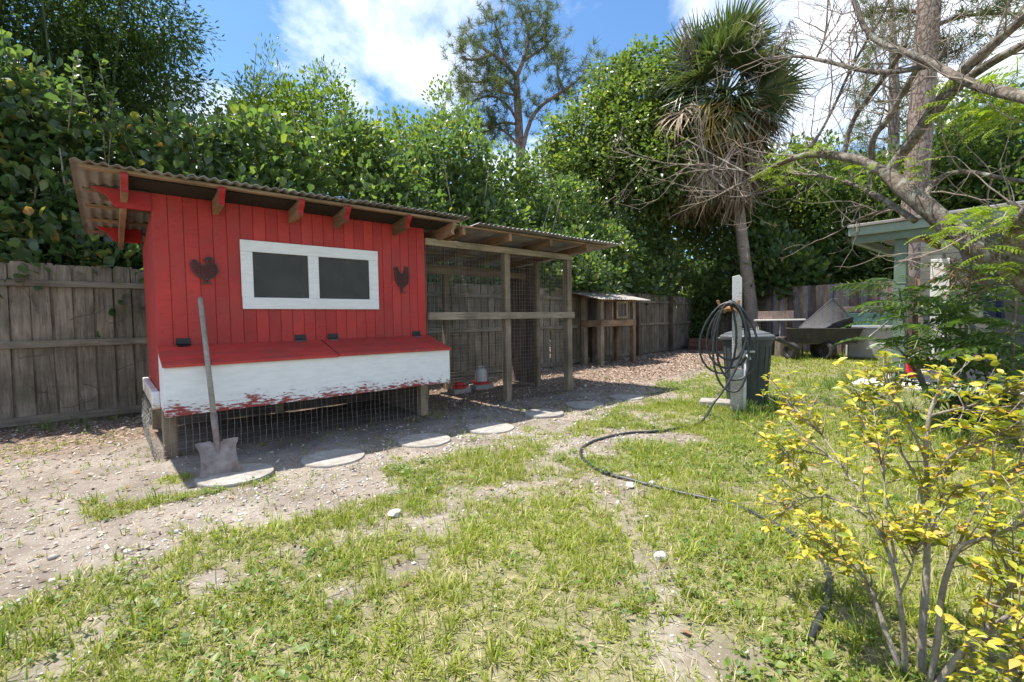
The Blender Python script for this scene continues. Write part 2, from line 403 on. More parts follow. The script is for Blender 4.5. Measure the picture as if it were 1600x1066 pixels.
M['bin_lid'] = plain_mat('grey_lid_plastic', (0.10, 0.11, 0.122), 0.5, 0, 0.4, 0.15, 6, 0.06, dirt=(0.17, 0.17, 0.165))
M['hose'] = plain_mat('black_rubber_hose', (0.028, 0.031, 0.036), 0.42, 0, 0.5, 0.2, 12, 0.1, dirt=(0.07, 0.065, 0.06))
M['tub'] = plain_mat('charcoal_cart_tub', (0.03, 0.031, 0.03), 0.55, 0, 0.4, 0.2, 6, 0.1, dirt=(0.09, 0.08, 0.065))
M['tyre'] = plain_mat('black_tyre_rubber', (0.02, 0.02, 0.02), 0.8, 0, 0.3, 0.3, 20, 0.2, dirt=(0.07, 0.06, 0.05))
M['steel'] = plain_mat('grey_steel', (0.24, 0.23, 0.22), 0.5, 0.6, 0.5, 0.2, 15, 0.1, dirt=(0.16, 0.09, 0.05))
M['blade'] = plain_mat('rusty_shovel_steel', (0.26, 0.215, 0.195), 0.65, 0.3, 0.4, 0.35, 16, 0.3, dirt=(0.20, 0.10, 0.06))
M['handle'] = wood_mat('greyed_ash_handle', (0.47, 0.42, 0.36), (0.28, 0.235, 0.19), 'z', grain=2.0, vary=0.1)
M['stone'] = plain_mat('grey_concrete_stone', (0.36, 0.345, 0.325), 0.92, 0, 0.2, 0.22, 14, 0.5, dirt=(0.26, 0.235, 0.20))
M['slab'] = plain_mat('pale_concrete_slab', (0.50, 0.455, 0.415), 0.9, 0, 0.2, 0.15, 5, 0.4, dirt=(0.36, 0.32, 0.28))
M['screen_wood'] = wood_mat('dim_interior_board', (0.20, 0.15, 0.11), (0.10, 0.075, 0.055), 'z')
M['green'] = plain_mat('sage_green_paint', (0.15, 0.20, 0.15), 0.6, 0, 0.35, 0.12, 6, 0.15, dirt=(0.12, 0.15, 0.115))
M['green_light'] = plain_mat('pale_sage_fascia_paint', (0.25, 0.305, 0.24), 0.6, 0, 0.35, 0.1, 6, 0.15, dirt=(0.19, 0.235, 0.195))
M['shingle'] = plain_mat('grey_asphalt_shingle', (0.165, 0.165, 0.175), 0.95, 0, 0.2, 0.35, 30, 0.4)
M['house_wall'] = plain_mat('grey_house_siding', (0.17, 0.175, 0.165), 0.8, 0, 0.3, 0.2, 4, 0.2)
M['white_door'] = plain_mat('white_door_paint', (0.78, 0.78, 0.77), 0.5, 0, 0.4, 0.06, 4, 0.05)
M['brick_brown'] = plain_mat('brown_step_timber', (0.17, 0.085, 0.06), 0.9, 0, 0.2, 0.3, 8, 0.3)
M['chest'] = plain_mat('dirty_white_chest', (0.48, 0.47, 0.44), 0.6, 0, 0.4, 0.12, 5, 0.1, dirt=(0.33, 0.31, 0.27))
M['grey_lid'] = plain_mat('pale_grey_chest_lid', (0.56, 0.57, 0.57), 0.5, 0, 0.4, 0.12, 5, 0.1)
M['jug'] = plain_mat('milky_jug_plastic', (0.62, 0.63, 0.62), 0.4, 0, 0.5, 0.08, 8, 0)
M['red_plastic'] = plain_mat('red_feeder_plastic', (0.62, 0.03, 0.035), 0.4, 0, 0.5, 0.1, 8, 0)
M['hanger'] = wood_mat('orange_hanger_wood', (0.50, 0.27, 0.13), (0.34, 0.17, 0.08), 'x', vary=0.1)
M['bare_post'] = wood_mat('bare_tan_post', (0.45, 0.36, 0.23), (0.30, 0.22, 0.13), 'z', vary=0.1)
M['peel_post'] = peel_mat('flaking_white_post_paint', -0.6, 2.2, 0.09, under=(0.30, 0.255, 0.20), paint=(0.62, 0.61, 0.58))
M['pvc'] = plain_mat('old_white_pipe', (0.66, 0.66, 0.63), 0.5, 0, 0.4, 0.1, 10, 0.05)
M['planter_wood'] = wood_mat('red_brown_edging_timber', (0.28, 0.135, 0.09), (0.14, 0.065, 0.045), 'x', vary=0.4)
M['teal_glass'] = plain_mat('teal_tinted_tank', (0.06, 0.13, 0.13), 0.15, 0, 0.6, 0.2, 5, 0)
M['table_top'] = plain_mat('pale_table_top', (0.60, 0.58, 0.54), 0.7, 0, 0.3, 0.15, 6, 0.1)
M['blue_cloth'] = plain_mat('navy_blue_cloth', (0.008, 0.014, 0.035), 0.9, 0, 0.2, 0.3, 6, 0.2)
M['terracotta'] = plain_mat('terracotta', (0.46, 0.20, 0.12), 0.85, 0, 0.3, 0.15, 8, 0.1)
M['rock'] = plain_mat('white_limestone', (0.50, 0.475, 0.435), 0.9, 0, 0.2, 0.15, 10, 0.4)

m, t, o = new_mat('dark_insect_screen'); N = NT(t)
p = N.principled(None, (0.12, 0.12, 0.115), 0.55, 0, 0.5)
tr = N.n('ShaderNodeBsdfTransparent', {'Color': (0.8, 0.8, 0.8, 1)})
wv = N.coords((1, 1, 1), rand=False); st = N.ramp(N.noise(wv, 6, 4), [(0.3, 0.30), (0.7, 0.46)])
mx_ = N.n('ShaderNodeMixShader', {0: st, 1: tr.outputs[0], 2: p.outputs[0]}); t.links.new(mx_.outputs[0], o.inputs[0]); M['screen'] = m

BR = [(0.0, (0.045, 0.085, 0.022)), (0.5, (0.085, 0.145, 0.035)), (0.85, (0.14, 0.20, 0.05)), (1.0, (0.20, 0.24, 0.06))]
M['clusia'] = leaf_mat('leathery_hedge_leaf', [(0.0, (0.075, 0.13, 0.055)), (0.5, (0.12, 0.185, 0.072)), (0.8, (0.18, 0.25, 0.08)), (0.95, (0.24, 0.30, 0.06)), (1.0, (0.32, 0.24, 0.07))], 0.5, 0.26, 0.7, 0.3, 1.3)
M['clusia_l'] = leaf_mat('leathery_hedge_leaf_yellowing', [(0.0, (0.070, 0.122, 0.056)), (0.6, (0.112, 0.175, 0.072)), (0.92, (0.18, 0.245, 0.085)), (0.97, (0.36, 0.30, 0.07)), (1.0, (0.40, 0.21, 0.09))], 0.5, 0.28, 0.7, 0.3, 1.3)
M['bamboo'] = leaf_mat('bamboo_leaf', [(0.0, (0.05, 0.095, 0.03)), (0.6, (0.095, 0.155, 0.045)), (1.0, (0.17, 0.225, 0.065))], 0.5, 0.4, 0.4)
M['lime'] = leaf_mat('lime_green_leaf', [(0.0, (0.10, 0.175, 0.03)), (0.5, (0.17, 0.25, 0.04)), (1.0, (0.26, 0.33, 0.06))], 0.42, 0.45, 0.35, 0.3)
M['mango'] = leaf_mat('mid_green_leaf', [(0.0, (0.075, 0.13, 0.04)), (0.5, (0.14, 0.205, 0.055)), (0.85, (0.22, 0.275, 0.065)), (1.0, (0.29, 0.31, 0.06))], 0.46, 0.36, 0.5)
M['dark'] = leaf_mat('dark_glossy_leaf', [(0.0, (0.075, 0.13, 0.042)), (0.6, (0.13, 0.195, 0.06)), (1.0, (0.21, 0.27, 0.085))], 0.5, 0.34, 0.5)
M['pine'] = leaf_mat('pine_needles', [(0.0, (0.075, 0.10, 0.045)), (0.6, (0.13, 0.16, 0.075)), (1.0, (0.21, 0.22, 0.10))], 0.35, 0.6, 0.3, 0.3)
M['compound'] = leaf_mat('feathery_leaflet', [(0.0, (0.06, 0.12, 0.03)), (0.5, (0.11, 0.19, 0.042)), (1.0, (0.20, 0.28, 0.065))], 0.42, 0.4, 0.45, 0.3)
M['sprout'] = leaf_mat('bright_new_leaflet', [(0.0, (0.16, 0.25, 0.03)), (0.6, (0.25, 0.34, 0.04)), (1.0, (0.36, 0.38, 0.05))], 0.45, 0.45, 0.35, 0.2)
M['yellow'] = leaf_mat('yellow_shrub_leaf', [(0.0, (0.19, 0.27, 0.03)), (0.33, (0.40, 0.40, 0.04)), (0.80, (0.62, 0.51, 0.07)), (0.93, (0.70, 0.50, 0.10)), (1.0, (0.56, 0.30, 0.12))], 0.34, 0.4, 0.4, 0.25, 1.1)
M['palm'] = leaf_mat('palm_green', [(0.0, (0.05, 0.085, 0.035)), (0.6, (0.095, 0.13, 0.05)), (1.0, (0.18, 0.19, 0.08))], 0.25, 0.38, 0.5, 0.3)
M['palm_y'] = leaf_mat('palm_yellowing', [(0.0, (0.22, 0.19, 0.06)), (0.6, (0.40, 0.29, 0.07)), (1.0, (0.52, 0.30, 0.06))], 0.3, 0.5, 0.4, 0.2)
M['palm_dead'] = leaf_mat('palm_dead', [(0.0, (0.17, 0.12, 0.08)), (0.6, (0.30, 0.23, 0.165)), (1.0, (0.44, 0.35, 0.25))], 0.05, 0.8, 0.2, 0.4, 0.9)
M['grass'] = leaf_mat('lawn_blade', [(0.0, (0.15, 0.215, 0.024)), (0.45, (0.27, 0.335, 0.038)), (0.80, (0.38, 0.395, 0.055)), (0.92, (0.44, 0.42, 0.13)), (1.0, (0.50, 0.42, 0.22))], 0.32, 0.5, 0.35, 0.35)
M['straw'] = leaf_mat('dry_straw', [(0.0, (0.30, 0.235, 0.13)), (0.6, (0.46, 0.38, 0.22)), (1.0, (0.60, 0.52, 0.34))], 0.1, 0.7, 0.3, 0.2, 0.9)
M['weed'] = leaf_mat('lawn_weed_leaf', [(0.0, (0.085, 0.155, 0.03)), (0.6, (0.15, 0.235, 0.042)), (1.0, (0.25, 0.31, 0.06))], 0.35, 0.45, 0.4, 0.3)
M['litter'] = leaf_mat('dry_leaf', [(0.0, (0.10, 0.06, 0.04)), (0.5, (0.24, 0.135, 0.08)), (0.85, (0.36, 0.22, 0.13)), (1.0, (0.45, 0.33, 0.22))], 0.1, 0.8, 0.2, 0.2, 0.9)
M['chips'] = leaf_mat('wood_chip', [(0.0, (0.16, 0.11, 0.085)), (0.5, (0.33, 0.24, 0.18)), (0.85, (0.48, 0.38, 0.30)), (1.0, (0.62, 0.54, 0.46))], 0.02, 0.9, 0.2, 0.2, 0.9)
M['pebble'] = leaf_mat('shell_pebble', [(0.0, (0.34, 0.31, 0.275)), (0.5, (0.52, 0.485, 0.44)), (1.0, (0.74, 0.71, 0.66))], 0.0, 0.85, 0.25, 0.1, 0.9)
M['bark_pale'] = bark_mat('pale_lichen_bark', (0.25, 0.205, 0.165), (0.085, 0.065, 0.05), (0.38, 0.39, 0.34), 1.2, (6, 6, 6), 0.65)
M['bark_twig'] = plain_mat('bare_grey_twig', (0.27, 0.22, 0.18), 0.85, 0, 0.2, 0.3, 12, 0.2)
M['bark_pine'] = bark_mat('plated_pine_bark', (0.36, 0.28, 0.235), (0.15, 0.10, 0.08), (0.40, 0.37, 0.34), 0.9, (5, 5, 2), 0.4, 0.4)
M['bark_palm'] = bark_mat('ringed_palm_trunk', (0.36, 0.285, 0.22), (0.22, 0.165, 0.125), (0.42, 0.38, 0.33), 1.0, (3, 3, 14), 0.4)
M['grey_wire'] = plain_mat('dark_grey_wire', (0.13, 0.13, 0.135), 0.6, 0.2, 0.4, 0.2, 15, 0)
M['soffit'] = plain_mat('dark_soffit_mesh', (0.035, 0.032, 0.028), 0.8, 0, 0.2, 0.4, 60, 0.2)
M['step_stone'] = plain_mat('soil_stained_stone', (0.33, 0.31, 0.285), 0.92, 0, 0.2, 0.28, 16, 0.6, dirt=(0.20, 0.17, 0.14))
M['culm'] = plain_mat('dark_green_culm', (0.06, 0.085, 0.035), 0.5, 0, 0.4, 0.3, 3, 0.05)
M['bark_dark'] = bark_mat('dark_trunk_bark', (0.19, 0.155, 0.12), (0.085, 0.065, 0.05), None, 1.0)
M['bark_shrub'] = bark_mat('smooth_grey_shrub_bark', (0.42, 0.37, 0.31), (0.24, 0.20, 0.16), (0.50, 0.48, 0.44), 3.0, (6, 6, 3), 0.4)
M['bark_branch'] = bark_mat('grey_mossy_branch_bark', (0.30, 0.25, 0.20), (0.12, 0.095, 0.07), (0.36, 0.37, 0.27), 2.5, (5, 5, 5), 0.55)
def xpt(x, y, xx):
    d = ray(x, y); return CAM_C + d*(xx-CAM_C[0])/d[0]

# ================================================================== GROUND
def gh(x, y):
    x = np.asarray(x, float); y = np.asarray(y, float)
    return 0.05*(fbm(x*0.7+4, y*0.7+9, 3, 2)-0.5) + 0.03*(fbm(x*3.1, y*3.1, 4, 3)-0.5)
TRAIL = np.array([(2.3, -2.75), (1.95, -2.95), (1.61, -3.37), (1.34, -3.62), (1.12, -3.85), (0.9, -4.1)])
def poly_dist(x, y, P):
    d = np.full(np.shape(x), 1e9)
    for (ax, ay), (bx, by) in zip(P[:-1], P[1:]):
        ux, uy = bx-ax, by-ay; t = np.clip(((x-ax)*ux+(y-ay)*uy)/(ux*ux+uy*uy), 0, 1)
        d = np.minimum(d, np.hypot(x-ax-t*ux, y-ay-t*uy))
    return d
def veg(x, y):
    x = np.asarray(x, float); y = np.asarray(y, float)
    yb = np.where(x > 4.2, -1.25+0.21*(x-4.2), np.where(x > 2.6, -1.35, -1.5-0.12*np.clip(2.6-x, 0, 2.2)))
    D = sstep(0.9, -2.1, y-yb)
    D = np.where(x > 4.2, np.maximum(D, sstep(0.2, -0.7, y-yb)*0.97), D)
    n = fbm(x*1.25+3, y*1.25+1, 5, 4); n2 = fbm(x*4.2, y*4.2, 9, 3); n3 = fbm(x*2.3+11, y*2.3+5, 15, 3)
    v = 0.36+D*0.54+(n-0.5)*1.05+(n3-0.5)*1.2+(n2-0.5)*1.1+0.18*sstep(3.5, 5, x)+0.10*sstep(-2.4, -3.2, y)
    v = v*sstep(0.55, -0.5, y-yb-0.25+(n2-0.5)*1.2)
    v = sstep(0.26, 0.80, v)
    tr = poly_dist(x, y, TRAIL); v = v*(0.2+0.8*sstep(0.0, 0.20, tr+(n2-0.5)*0.34+(n-0.5)*0.2))
    v = np.where((np.abs(x-0.05) < 0.5) & (np.abs(y+0.95) < 0.35), np.maximum(v, sstep(0.5, 0.62, n2)*0.8), v)
    return np.clip(v, 0, 1)
def mulch(x, y):
    x = np.asarray(x, float); y = np.asarray(y, float)
    n = fbm(x*1.1+8, y*1.1, 21, 3)
    a = sstep(-0.35, 0.35, y)*sstep(2.2, 3.0, x)
    b = sstep(0.3, 1.4, y)*sstep(3.0, 1.5, x)
    c = sstep(4.6, 6.0, x)*sstep(-0.9, -0.1, y-0.16*(x-5))*sstep(15.5, 13.5, x)
    return np.clip(np.maximum(np.maximum(a, b), c)*1.15-0.1+(n-0.5)*0.9*np.maximum(np.maximum(a, b), c), 0, 1)

gx = np.concatenate([-np.geomspace(500, 6.4, 30), np.arange(-6, 10, 0.05), np.arange(10, 20, 0.14), np.geomspace(20.3, 600, 34)])
gy = np.concatenate([-np.geomspace(500, 8.3, 30), np.arange(-8, -4.6, 0.2), np.arange(-4.6, 3.0, 0.05), np.arange(3.0, 7, 0.3), np.geomspace(7.4, 600, 34)])
GX, GY = np.meshgrid(gx, gy); nxg, nyg = len(gx), len(gy)
V = np.stack([GX.ravel(), GY.ravel(), gh(GX.ravel(), GY.ravel())], 1)
ii = np.arange(nxg*nyg).reshape(nyg, nxg)
Q = np.stack([ii[:-1, :-1], ii[:-1, 1:], ii[1:, 1:], ii[1:, :-1]], -1).reshape(-1, 4)
gme = np_mesh('ground', V, Q.ravel(), np.arange(len(Q))*4, True)
for nm, fn in (('veg', veg), ('mulch', mulch)):
    a = gme.attributes.new(nm, 'FLOAT', 'POINT'); a.data.foreach_set('value', fn(V[:, 0], V[:, 1]).astype(np.float32))
m, t, o = new_mat('yard_soil'); N = NT(t)
tc = N.n('ShaderNodeTexCoord').outputs['Object']
av = N.n('ShaderNodeAttribute', attribute_name='veg').outputs['Fac']; am = N.n('ShaderNodeAttribute', attribute_name='mulch').outputs['Fac']
n1 = N.noise(tc, 2.2, 6, 0.6); n2 = N.noise(tc, 26, 6, 0.7); n3 = N.noise(tc, 120, 3, 0.6)
sand = N.mix(N.ramp(n1, [(0.32, 0), (0.68, 1)]), (0.165, 0.138, 0.116), (0.345, 0.302, 0.262))
sand = N.mix(N.ramp(n2, [(0.36, 0.75), (0.52, 0)]), sand, (0.19, 0.155, 0.125))
vo = N.n('ShaderNodeTexVoronoi', {'Vector': tc, 'Scale': 62.0}); spk = N.ramp(vo.outputs['Distance'], [(0.16, 1), (0.27, 0)])
spk2 = N.math('MULTIPLY', spk, N.ramp(N.n('ShaderNodeSeparateColor', {0: vo.outputs['Color']}).outputs[0], [(0.55, 0), (0.62, 1)]))
sand = N.mix(N.math('MULTIPLY', spk2, 0.8), sand, (0.64, 0.60, 0.54))
ml = N.mix(N.ramp(n2, [(0.35, 0), (0.62, 1)]), (0.10, 0.067, 0.048), (0.30, 0.215, 0.165))
col = N.mix(am, sand, ml)
th = N.mix(N.ramp(n2, [(0.35, 0), (0.65, 1)]), (0.10, 0.115, 0.032), (0.30, 0.265, 0.13))
col = N.mix(N.math('MULTIPLY', av, 0.78), col, th)
N.principled(o, col, 0.95, 0, 0.15, N.bump(N.math('ADD', N.math('MULTIPLY', n2, 0.7), N.math('MULTIPLY', n3, 0.35)), 0.8, 0.02))
ground = link_mesh('ground', gme, m); ground['kind'] = 'structure'

# ================================================================== FENCES
def make_picket(name, w_, t_, h_, seed):
    r = random.Random(seed); b = MB()
    z = [0, h_*0.35, h_*0.7, h_-0.03-r.random()*0.02]
    lx = [-w_/2+r.uniform(-.003, .003) for _ in z]; rx = [w_/2+r.uniform(-.003, .003) for _ in z]; yy = [r.uniform(-.003, .003) for _ in z]
    vs_, fs_ = [], []
    for i in range(4):
        vs_ += [(lx[i], yy[i]-t_/2, z[i]), (rx[i], yy[i]-t_/2, z[i]), (rx[i], yy[i]+t_/2, z[i]), (lx[i], yy[i]+t_/2, z[i])]
    top = h_+r.uniform(-.01, .01); c = r.uniform(.012, .025)
    vs_ += [(lx[3]+c, yy[3]-t_/2, top), (rx[3]-c, yy[3]-t_/2, top-r.random()*.008), (rx[3]-c, yy[3]+t_/2, top-r.random()*.008), (lx[3]+c, yy[3]+t_/2, top)]
    for i in range(4):
        for k in range(4):
            k2 = (k+1) % 4; fs_.append((i*4+k, i*4+k2, i*4+4+k2, i*4+4+k))
    fs_.append((16, 17, 18, 19))
    me = bpy.data.meshes.new(name); me.from_pydata(vs_, [], fs_); me.update(); return me

def board_fence(label, pts, h_, ww, sw, mats, rails=(), posts=None, post_side=-1, group=None, mats_strip=None, post_mat='fence_brown'):
    root = empty('wooden_fence', (pts[0][0], pts[0][1], 0), label, 'fence', group)
    wide = [make_picket('picket', ww, 0.018, h_, 10+i) for i in range(5)]
    thin = [make_picket('picket', sw+0.05, 0.018, h_, 40+i) for i in range(3)] if sw > 0 else []
    r = random.Random(3); pitch = ww+sw
    for (ax, ay), (bx, by) in zip(pts[:-1], pts[1:]):
        L = math.hypot(bx-ax, by-ay); ux, uy = (bx-ax)/L, (by-ay)/L; nx_, ny_ = uy, -ux
        if nx_*(CAM_C[0]-ax)+ny_*(CAM_C[1]-ay) < 0: nx_, ny_ = -nx_, -ny_      # towards the yard
        rz = math.atan2(uy, ux); k = 0; s_ = ww/2
        while s_ < L:
            def put(me, mt, s2, off):
                q = bpy.data.objects.new('picket', me); COL.objects.link(q); q.parent = root
                q.location = (ax+ux*s2+nx_*off-pts[0][0], ay+uy*s2+ny_*off-pts[0][1], -0.02+r.uniform(-.012, .012))
                q.rotation_euler = (r.uniform(-.006, .006), r.uniform(-.008, .008), rz)
                q.data.materials.clear() if False else None
                if len(me.materials) == 0: me.materials.append(None)
                q.material_slots[0].link = 'OBJECT'; q.material_slots[0].material = mt
            put(r.choice(wide), r.choice(mats), s_, 0.0)
            if sw > 0 and s_+pitch/2 < L: put(r.choice(thin), r.choice(mats_strip or mats), s_+pitch/2, -0.020)
            s_ += pitch*r.uniform(.985, 1.015)
        for z0, z1 in rails:
            ps = posts if posts else [0, L]
            b = MB(); b.beam((ax+nx_*.03, ay+ny_*.03, (z0+z1)/2), (bx+nx_*.03, by+ny_*.03, (z0+z1)/2), 0.038, z1-z0)
            o_ = b.build('rail', M['rail'], root, 0.004)
    if posts:
        for (px_, py_) in posts:
            b = MB(); b.box(px_-.05, px_+.05, py_-.05, py_+.05, -0.15, h_-0.02); b.build('post', M[post_mat], root, 0.006)
    return root

F1 = [(-3.4, 2.40), (7.0, 2.52), (16.2, 3.75)]
board_fence('weathered grey board fence with three rails running behind the red coop to the far corner', F1, 1.77, 0.145, 0.022,
            [M['fence']], rails=((0.04, 0.13), (0.85, 0.925), (1.50, 1.565)),
            posts=[(6.1, 2.42), (8.55, 2.64), (10.9, 2.93), (13.15, 3.25), (15.4, 3.55)])
board_fence('short weathered fence section with rails behind the palm trunk at the corner', [(16.2, 3.70), (15.95, 1.35)], 1.80, 0.14, 0.02,
            [M['fence']], rails=((0.04, 0.13), (0.85, 0.925), (1.50, 1.565)), posts=[(15.98, 2.5)])
board_fence('taller fence of mixed grey and orange brown boards behind the garden cart', [(15.85, 1.45), (15.3, -2.2), (14.9, -4.6)], 1.97, 0.15, 0.07,
            [M['grey_board'], M['grey_board'], M['dark_board']], mats_strip=[M['cedar_board'], M['cedar_board'], M['dark_board']])

# ================================================================== HOUSE WITH PORCH (at the right)
house = empty('porch_house', (11.9, -3.0, 0), 'grey sided house with sage green porch beam, post and shingled roof', 'house')
b = MB(); b.box(11.9, 12.05, -9, -2.9, 0, 2.75); b.build('front_wall', M['house_wall'], house)
b = MB(); b.box(12.05, 17, -3.05, -2.9, 0, 2.75); b.build('side_wall', M['house_wall'], house)
for k in range(16):
    b = MB(); b.box(11.885, 11.9, -8.9, -2.9, 0.12+k*0.16, 0.12+k*0.16+0.152); b.build('siding_plank', M['house_wall'], house)
dl = xpt(1452, 520, 11.87)[1]; dr = xpt(1482, 520, 11.87)[1]
b = MB(); b.box(11.845, 11.885, min(dl, dr), max(dl, dr), 0.10, 2.1); dro = b.build('door', M['white_door'], house, 0.006)
b = MB(); b.lathe([(0.02, 0), (0.03, .02), (0.03, .04), (0.012, .05)], (11.80, max(dl, dr)-.08, 1.0), 10); b.build('handle', M['steel'], dro)
b = MB(); b.box(11.80, 11.90, -9, -5.2, 0.9, 2.1); 
ze = xpt(1490, 337, 11.35)[2]
rf = MB(); 
yr = xpt(1469, 330, 11.35)[1]
for k in range(5):
    x0 = 11.3+k*0.26; z0 = ze+k*0.058
    rf.add([(x0, -9, z0), (x0+.30, -9, z0+.058), (x0+.30, yr, z0+.058), (x0, yr, z0), (x0, -9, z0+.022), (x0+.30, -9, z0+.073), (x0+.30, yr, z0+.073), (x0, yr, z0+.022)],
           [(0,3,2,1), (4,5,6,7), (0,1,5,4), (1,2,6,5), (2,3,7,6), (3,0,4,7)])
rf.build('roof', M['shingle'], house)
b = MB(); b.box(11.25, 11.298, -9, yr+.02, ze-.16, ze+.012); b.build('eave_fascia', M['green_light'], house, 0.004)
b = MB(); b.box(11.3, 11.9, -9, yr-.05, ze-.05, ze-.02); b.build('soffit', M['green_light'], house)
# porch
b = MB(); b.box(8.44, 8.54, -9, -2.58, 2.15, 2.27); b.build('porch_beam', M['green'], house, 0.005)
b = MB(); b.box(8.39, 8.435, -9, -2.55, 2.262, 2.385); b.build('porch_fascia', M['green_light'], house, 0.005)
b = MB(); b.box(8.54, 11.85, -2.66, -2.58, 2.15, 2.27); b.build('porch_beam', M['green'], house, 0.005)
b = MB(); b.box(8.36, 11.25, -9, -2.54, 2.388, 2.43); b.build('porch_roof', M['galv_old'], house, 0.005)
for k in range(9):
    b = MB(); b.box(8.545, 11.84, -3.2-k*.6, -3.155-k*.6, 2.28, 2.385); b.build('porch_rafter', M['rough_wood_x'], house)
for yy in (-3.16, -6.2):
    b = MB(); b.box(8.50, 8.64, yy-.07, yy+.07, 0.05, 2.149); po = b.build('porch_post', M['green'], house, 0.006)
    b = MB(); b.box(8.49, 8.65, yy-.08, yy+.08, 0.06, 0.16); b.build('post_base', M['green'], po, 0.004)
    b = MB(); b.box(8.494, 8.646, yy-.076, yy+.076, 1.50, 1.512); b.build('post_band', M['green'], po, 0.003)
slab = MB(); slab.prism([(0, 0), (0.05, -.35), (0, -6.3), (4, -6.3), (4, .06), (.6, .02)], (7.9, -2.7, -.1), (1, 0, 0), (0, 1, 0), (0, 0, .155))
slab.build('porch_slab', M['slab'], None, 0.012).update_tag(); bpy.data.objects['porch_slab']['kind'] = 'structure'
b = MB(); b.box(11.45, 11.82, -4.4, -2.95, 0.058, 0.16); b.build('step', M['brick_brown'], house, 0.008)

# ================================================================== CHICKEN COOP
coop = empty('chicken_coop', (0, 0, 0), 'red board-sided raised chicken coop with white window and white nest box', 'chicken coop')
W, DP, ZB, ZT, PB = 2.44, 1.5, 0.42, 2.105, 0.1016
WX0, WX1, WZ0, WZ1 = 0.66, 1.80, 1.27, 1.74
rr = random.Random(11)
for i in range(24):
    x0 = i*PB+0.001; x1 = (i+1)*PB-0.0025; yy = rr.uniform(-.0008, .0008)
    segs = [(ZB, ZT)]
    if x1 > WX0 and x0 < WX1: segs = [(ZB, WZ0), (WZ1, ZT)]
    for a, c in segs:
        b = MB(); b.box(x0, x1, yy, 0.0075, a, c); b.build('siding_board', M['red'], coop, 0.0025)
b = MB(); b.box(0, WX0, .0078, .022, ZB, ZT-.002); b.box(WX1, W, .0078, .022, ZB, ZT-.002); b.box(WX0, WX1, .0078, .022, ZB, WZ0); b.box(WX0, WX1, .0078, .022, WZ1, ZT-.002)
b.build('wall_backing', M['red'], coop)
def zroof(y): return 2.163-0.075*(y+0.36)
for i in range(14):
    y0 = 0.024+i*PB; y1 = y0+PB-.006
    b = MB(); zz_ = min(zroof(y0), zroof(y1))-0.16
    b.box(0.0, 0.012, y0, y1, ZB, zz_); b.build('siding_board', M['red'], coop, 0.0025)
b = MB(); b.box(0.0125, .022, 0.023, DP-.025, ZB, 1.88); b.build('wall_backing', M['red'], coop)
b = MB(); b.box(W-.02, W, 0.023, DP-.025, ZB, 1.9); b.build('side_wall', M['red'], coop)
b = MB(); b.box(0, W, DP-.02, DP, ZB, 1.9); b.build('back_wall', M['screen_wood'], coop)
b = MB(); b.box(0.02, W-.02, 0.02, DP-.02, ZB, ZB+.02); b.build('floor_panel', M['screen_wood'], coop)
b = MB(); b.box(-0.052, -0.003, 0.05, DP, 0.40, 0.53); b.build('floor_beam', M['white_beam'], coop, 0.006)
b = MB(); b.box(-0.056, -0.001, 0.004, 0.049, 0.395, 0.535); b.build('beam_end_block', M['white_beam'], coop, 0.006)
# window
nl = MB()
for i in range(0, 24, 2):
    for z_ in (1.17, 1.85, 2.06, 1.0):
        if WX0-.1 < i*PB < WX1+.05 and 1.15 < z_ < 1.86: continue
        x_ = i*PB+.03+rr.uniform(-.008, .008); z_ += rr.uniform(-.03, .03); nl.box(x_-.004, x_+.004, -.0022, .002, z_-.004, z_+.004)
nl.build('nail_heads', M['dark_iron'], coop, kind='stuff')
win = MB(); win.box(0.60, 1.868, -.022, -.004, 1.70, 1.800); win = win.build('window', M['white_frame'], coop, 0.003)
b = MB(); b.box(0.603, 1.866, -.023, -.004, 1.195, 1.298); b.build('frame_rail', M['white_frame'], win, 0.003)
for a, c in ((0.601, 0.695), (1.165, 1.262), (1.768, 1.867)):
    b = MB(); b.box(a, c, -.0205, -.004, 1.2985, 1.6995); b.build('frame_stile', M['white_frame'], win, 0.003)
for a, c in ((0.696, 1.164), (1.263, 1.767)):
    b = MB(); b.box(a, c, -.006, -.0045, 1.299, 1.699); b.build('screen', M['screen'], win)
for a in (0.72, 1.28, 1.72):
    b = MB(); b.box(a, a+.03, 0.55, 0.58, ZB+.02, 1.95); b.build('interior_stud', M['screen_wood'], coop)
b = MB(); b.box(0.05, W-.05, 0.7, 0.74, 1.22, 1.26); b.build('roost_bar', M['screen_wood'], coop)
# nest box
nb = MB(); nb.add([(-.004, -.443, .388), (2.452, -.443, .408), (2.452, -.443, .758), (-.004, -.443, .758), (-.004, -.428, .388), (2.452, -.428, .408), (2.452, -.428, .758), (-.004, -.428, .758)],
                  [(0,1,2,3), (4,7,6,5), (0,4,5,1), (1,5,6,2), (2,6,7,3), (3,7,4,0)])
nb = nb.build('nest_box', M['white_box'], coop, 0.003)
for x0 in (-.004, 2.437):
    b = MB(); b.prism([(-.4275, .39), (-.003, .42), (-.003, .872), (-.4275, .757)], (x0, 0, 0), (0, 1, 0), (0, 0, 1), (.015, 0, 0)); b.build('side_panel', M['white_box'], nb, 0.002)
b = MB(); b.add([(.012, -.427, .40), (2.436, -.427, .41), (2.436, -.004, .42), (.012, -.004, .42), (.012, -.427, .412), (2.436, -.427, .422), (2.436, -.004, .432), (.012, -.004, .432)],
                [(0,3,2,1), (4,5,6,7), (0,1,5,4), (1,2,6,5), (2,3,7,6), (3,0,4,7)]); b.build('bottom_panel', M['white_box'], nb)
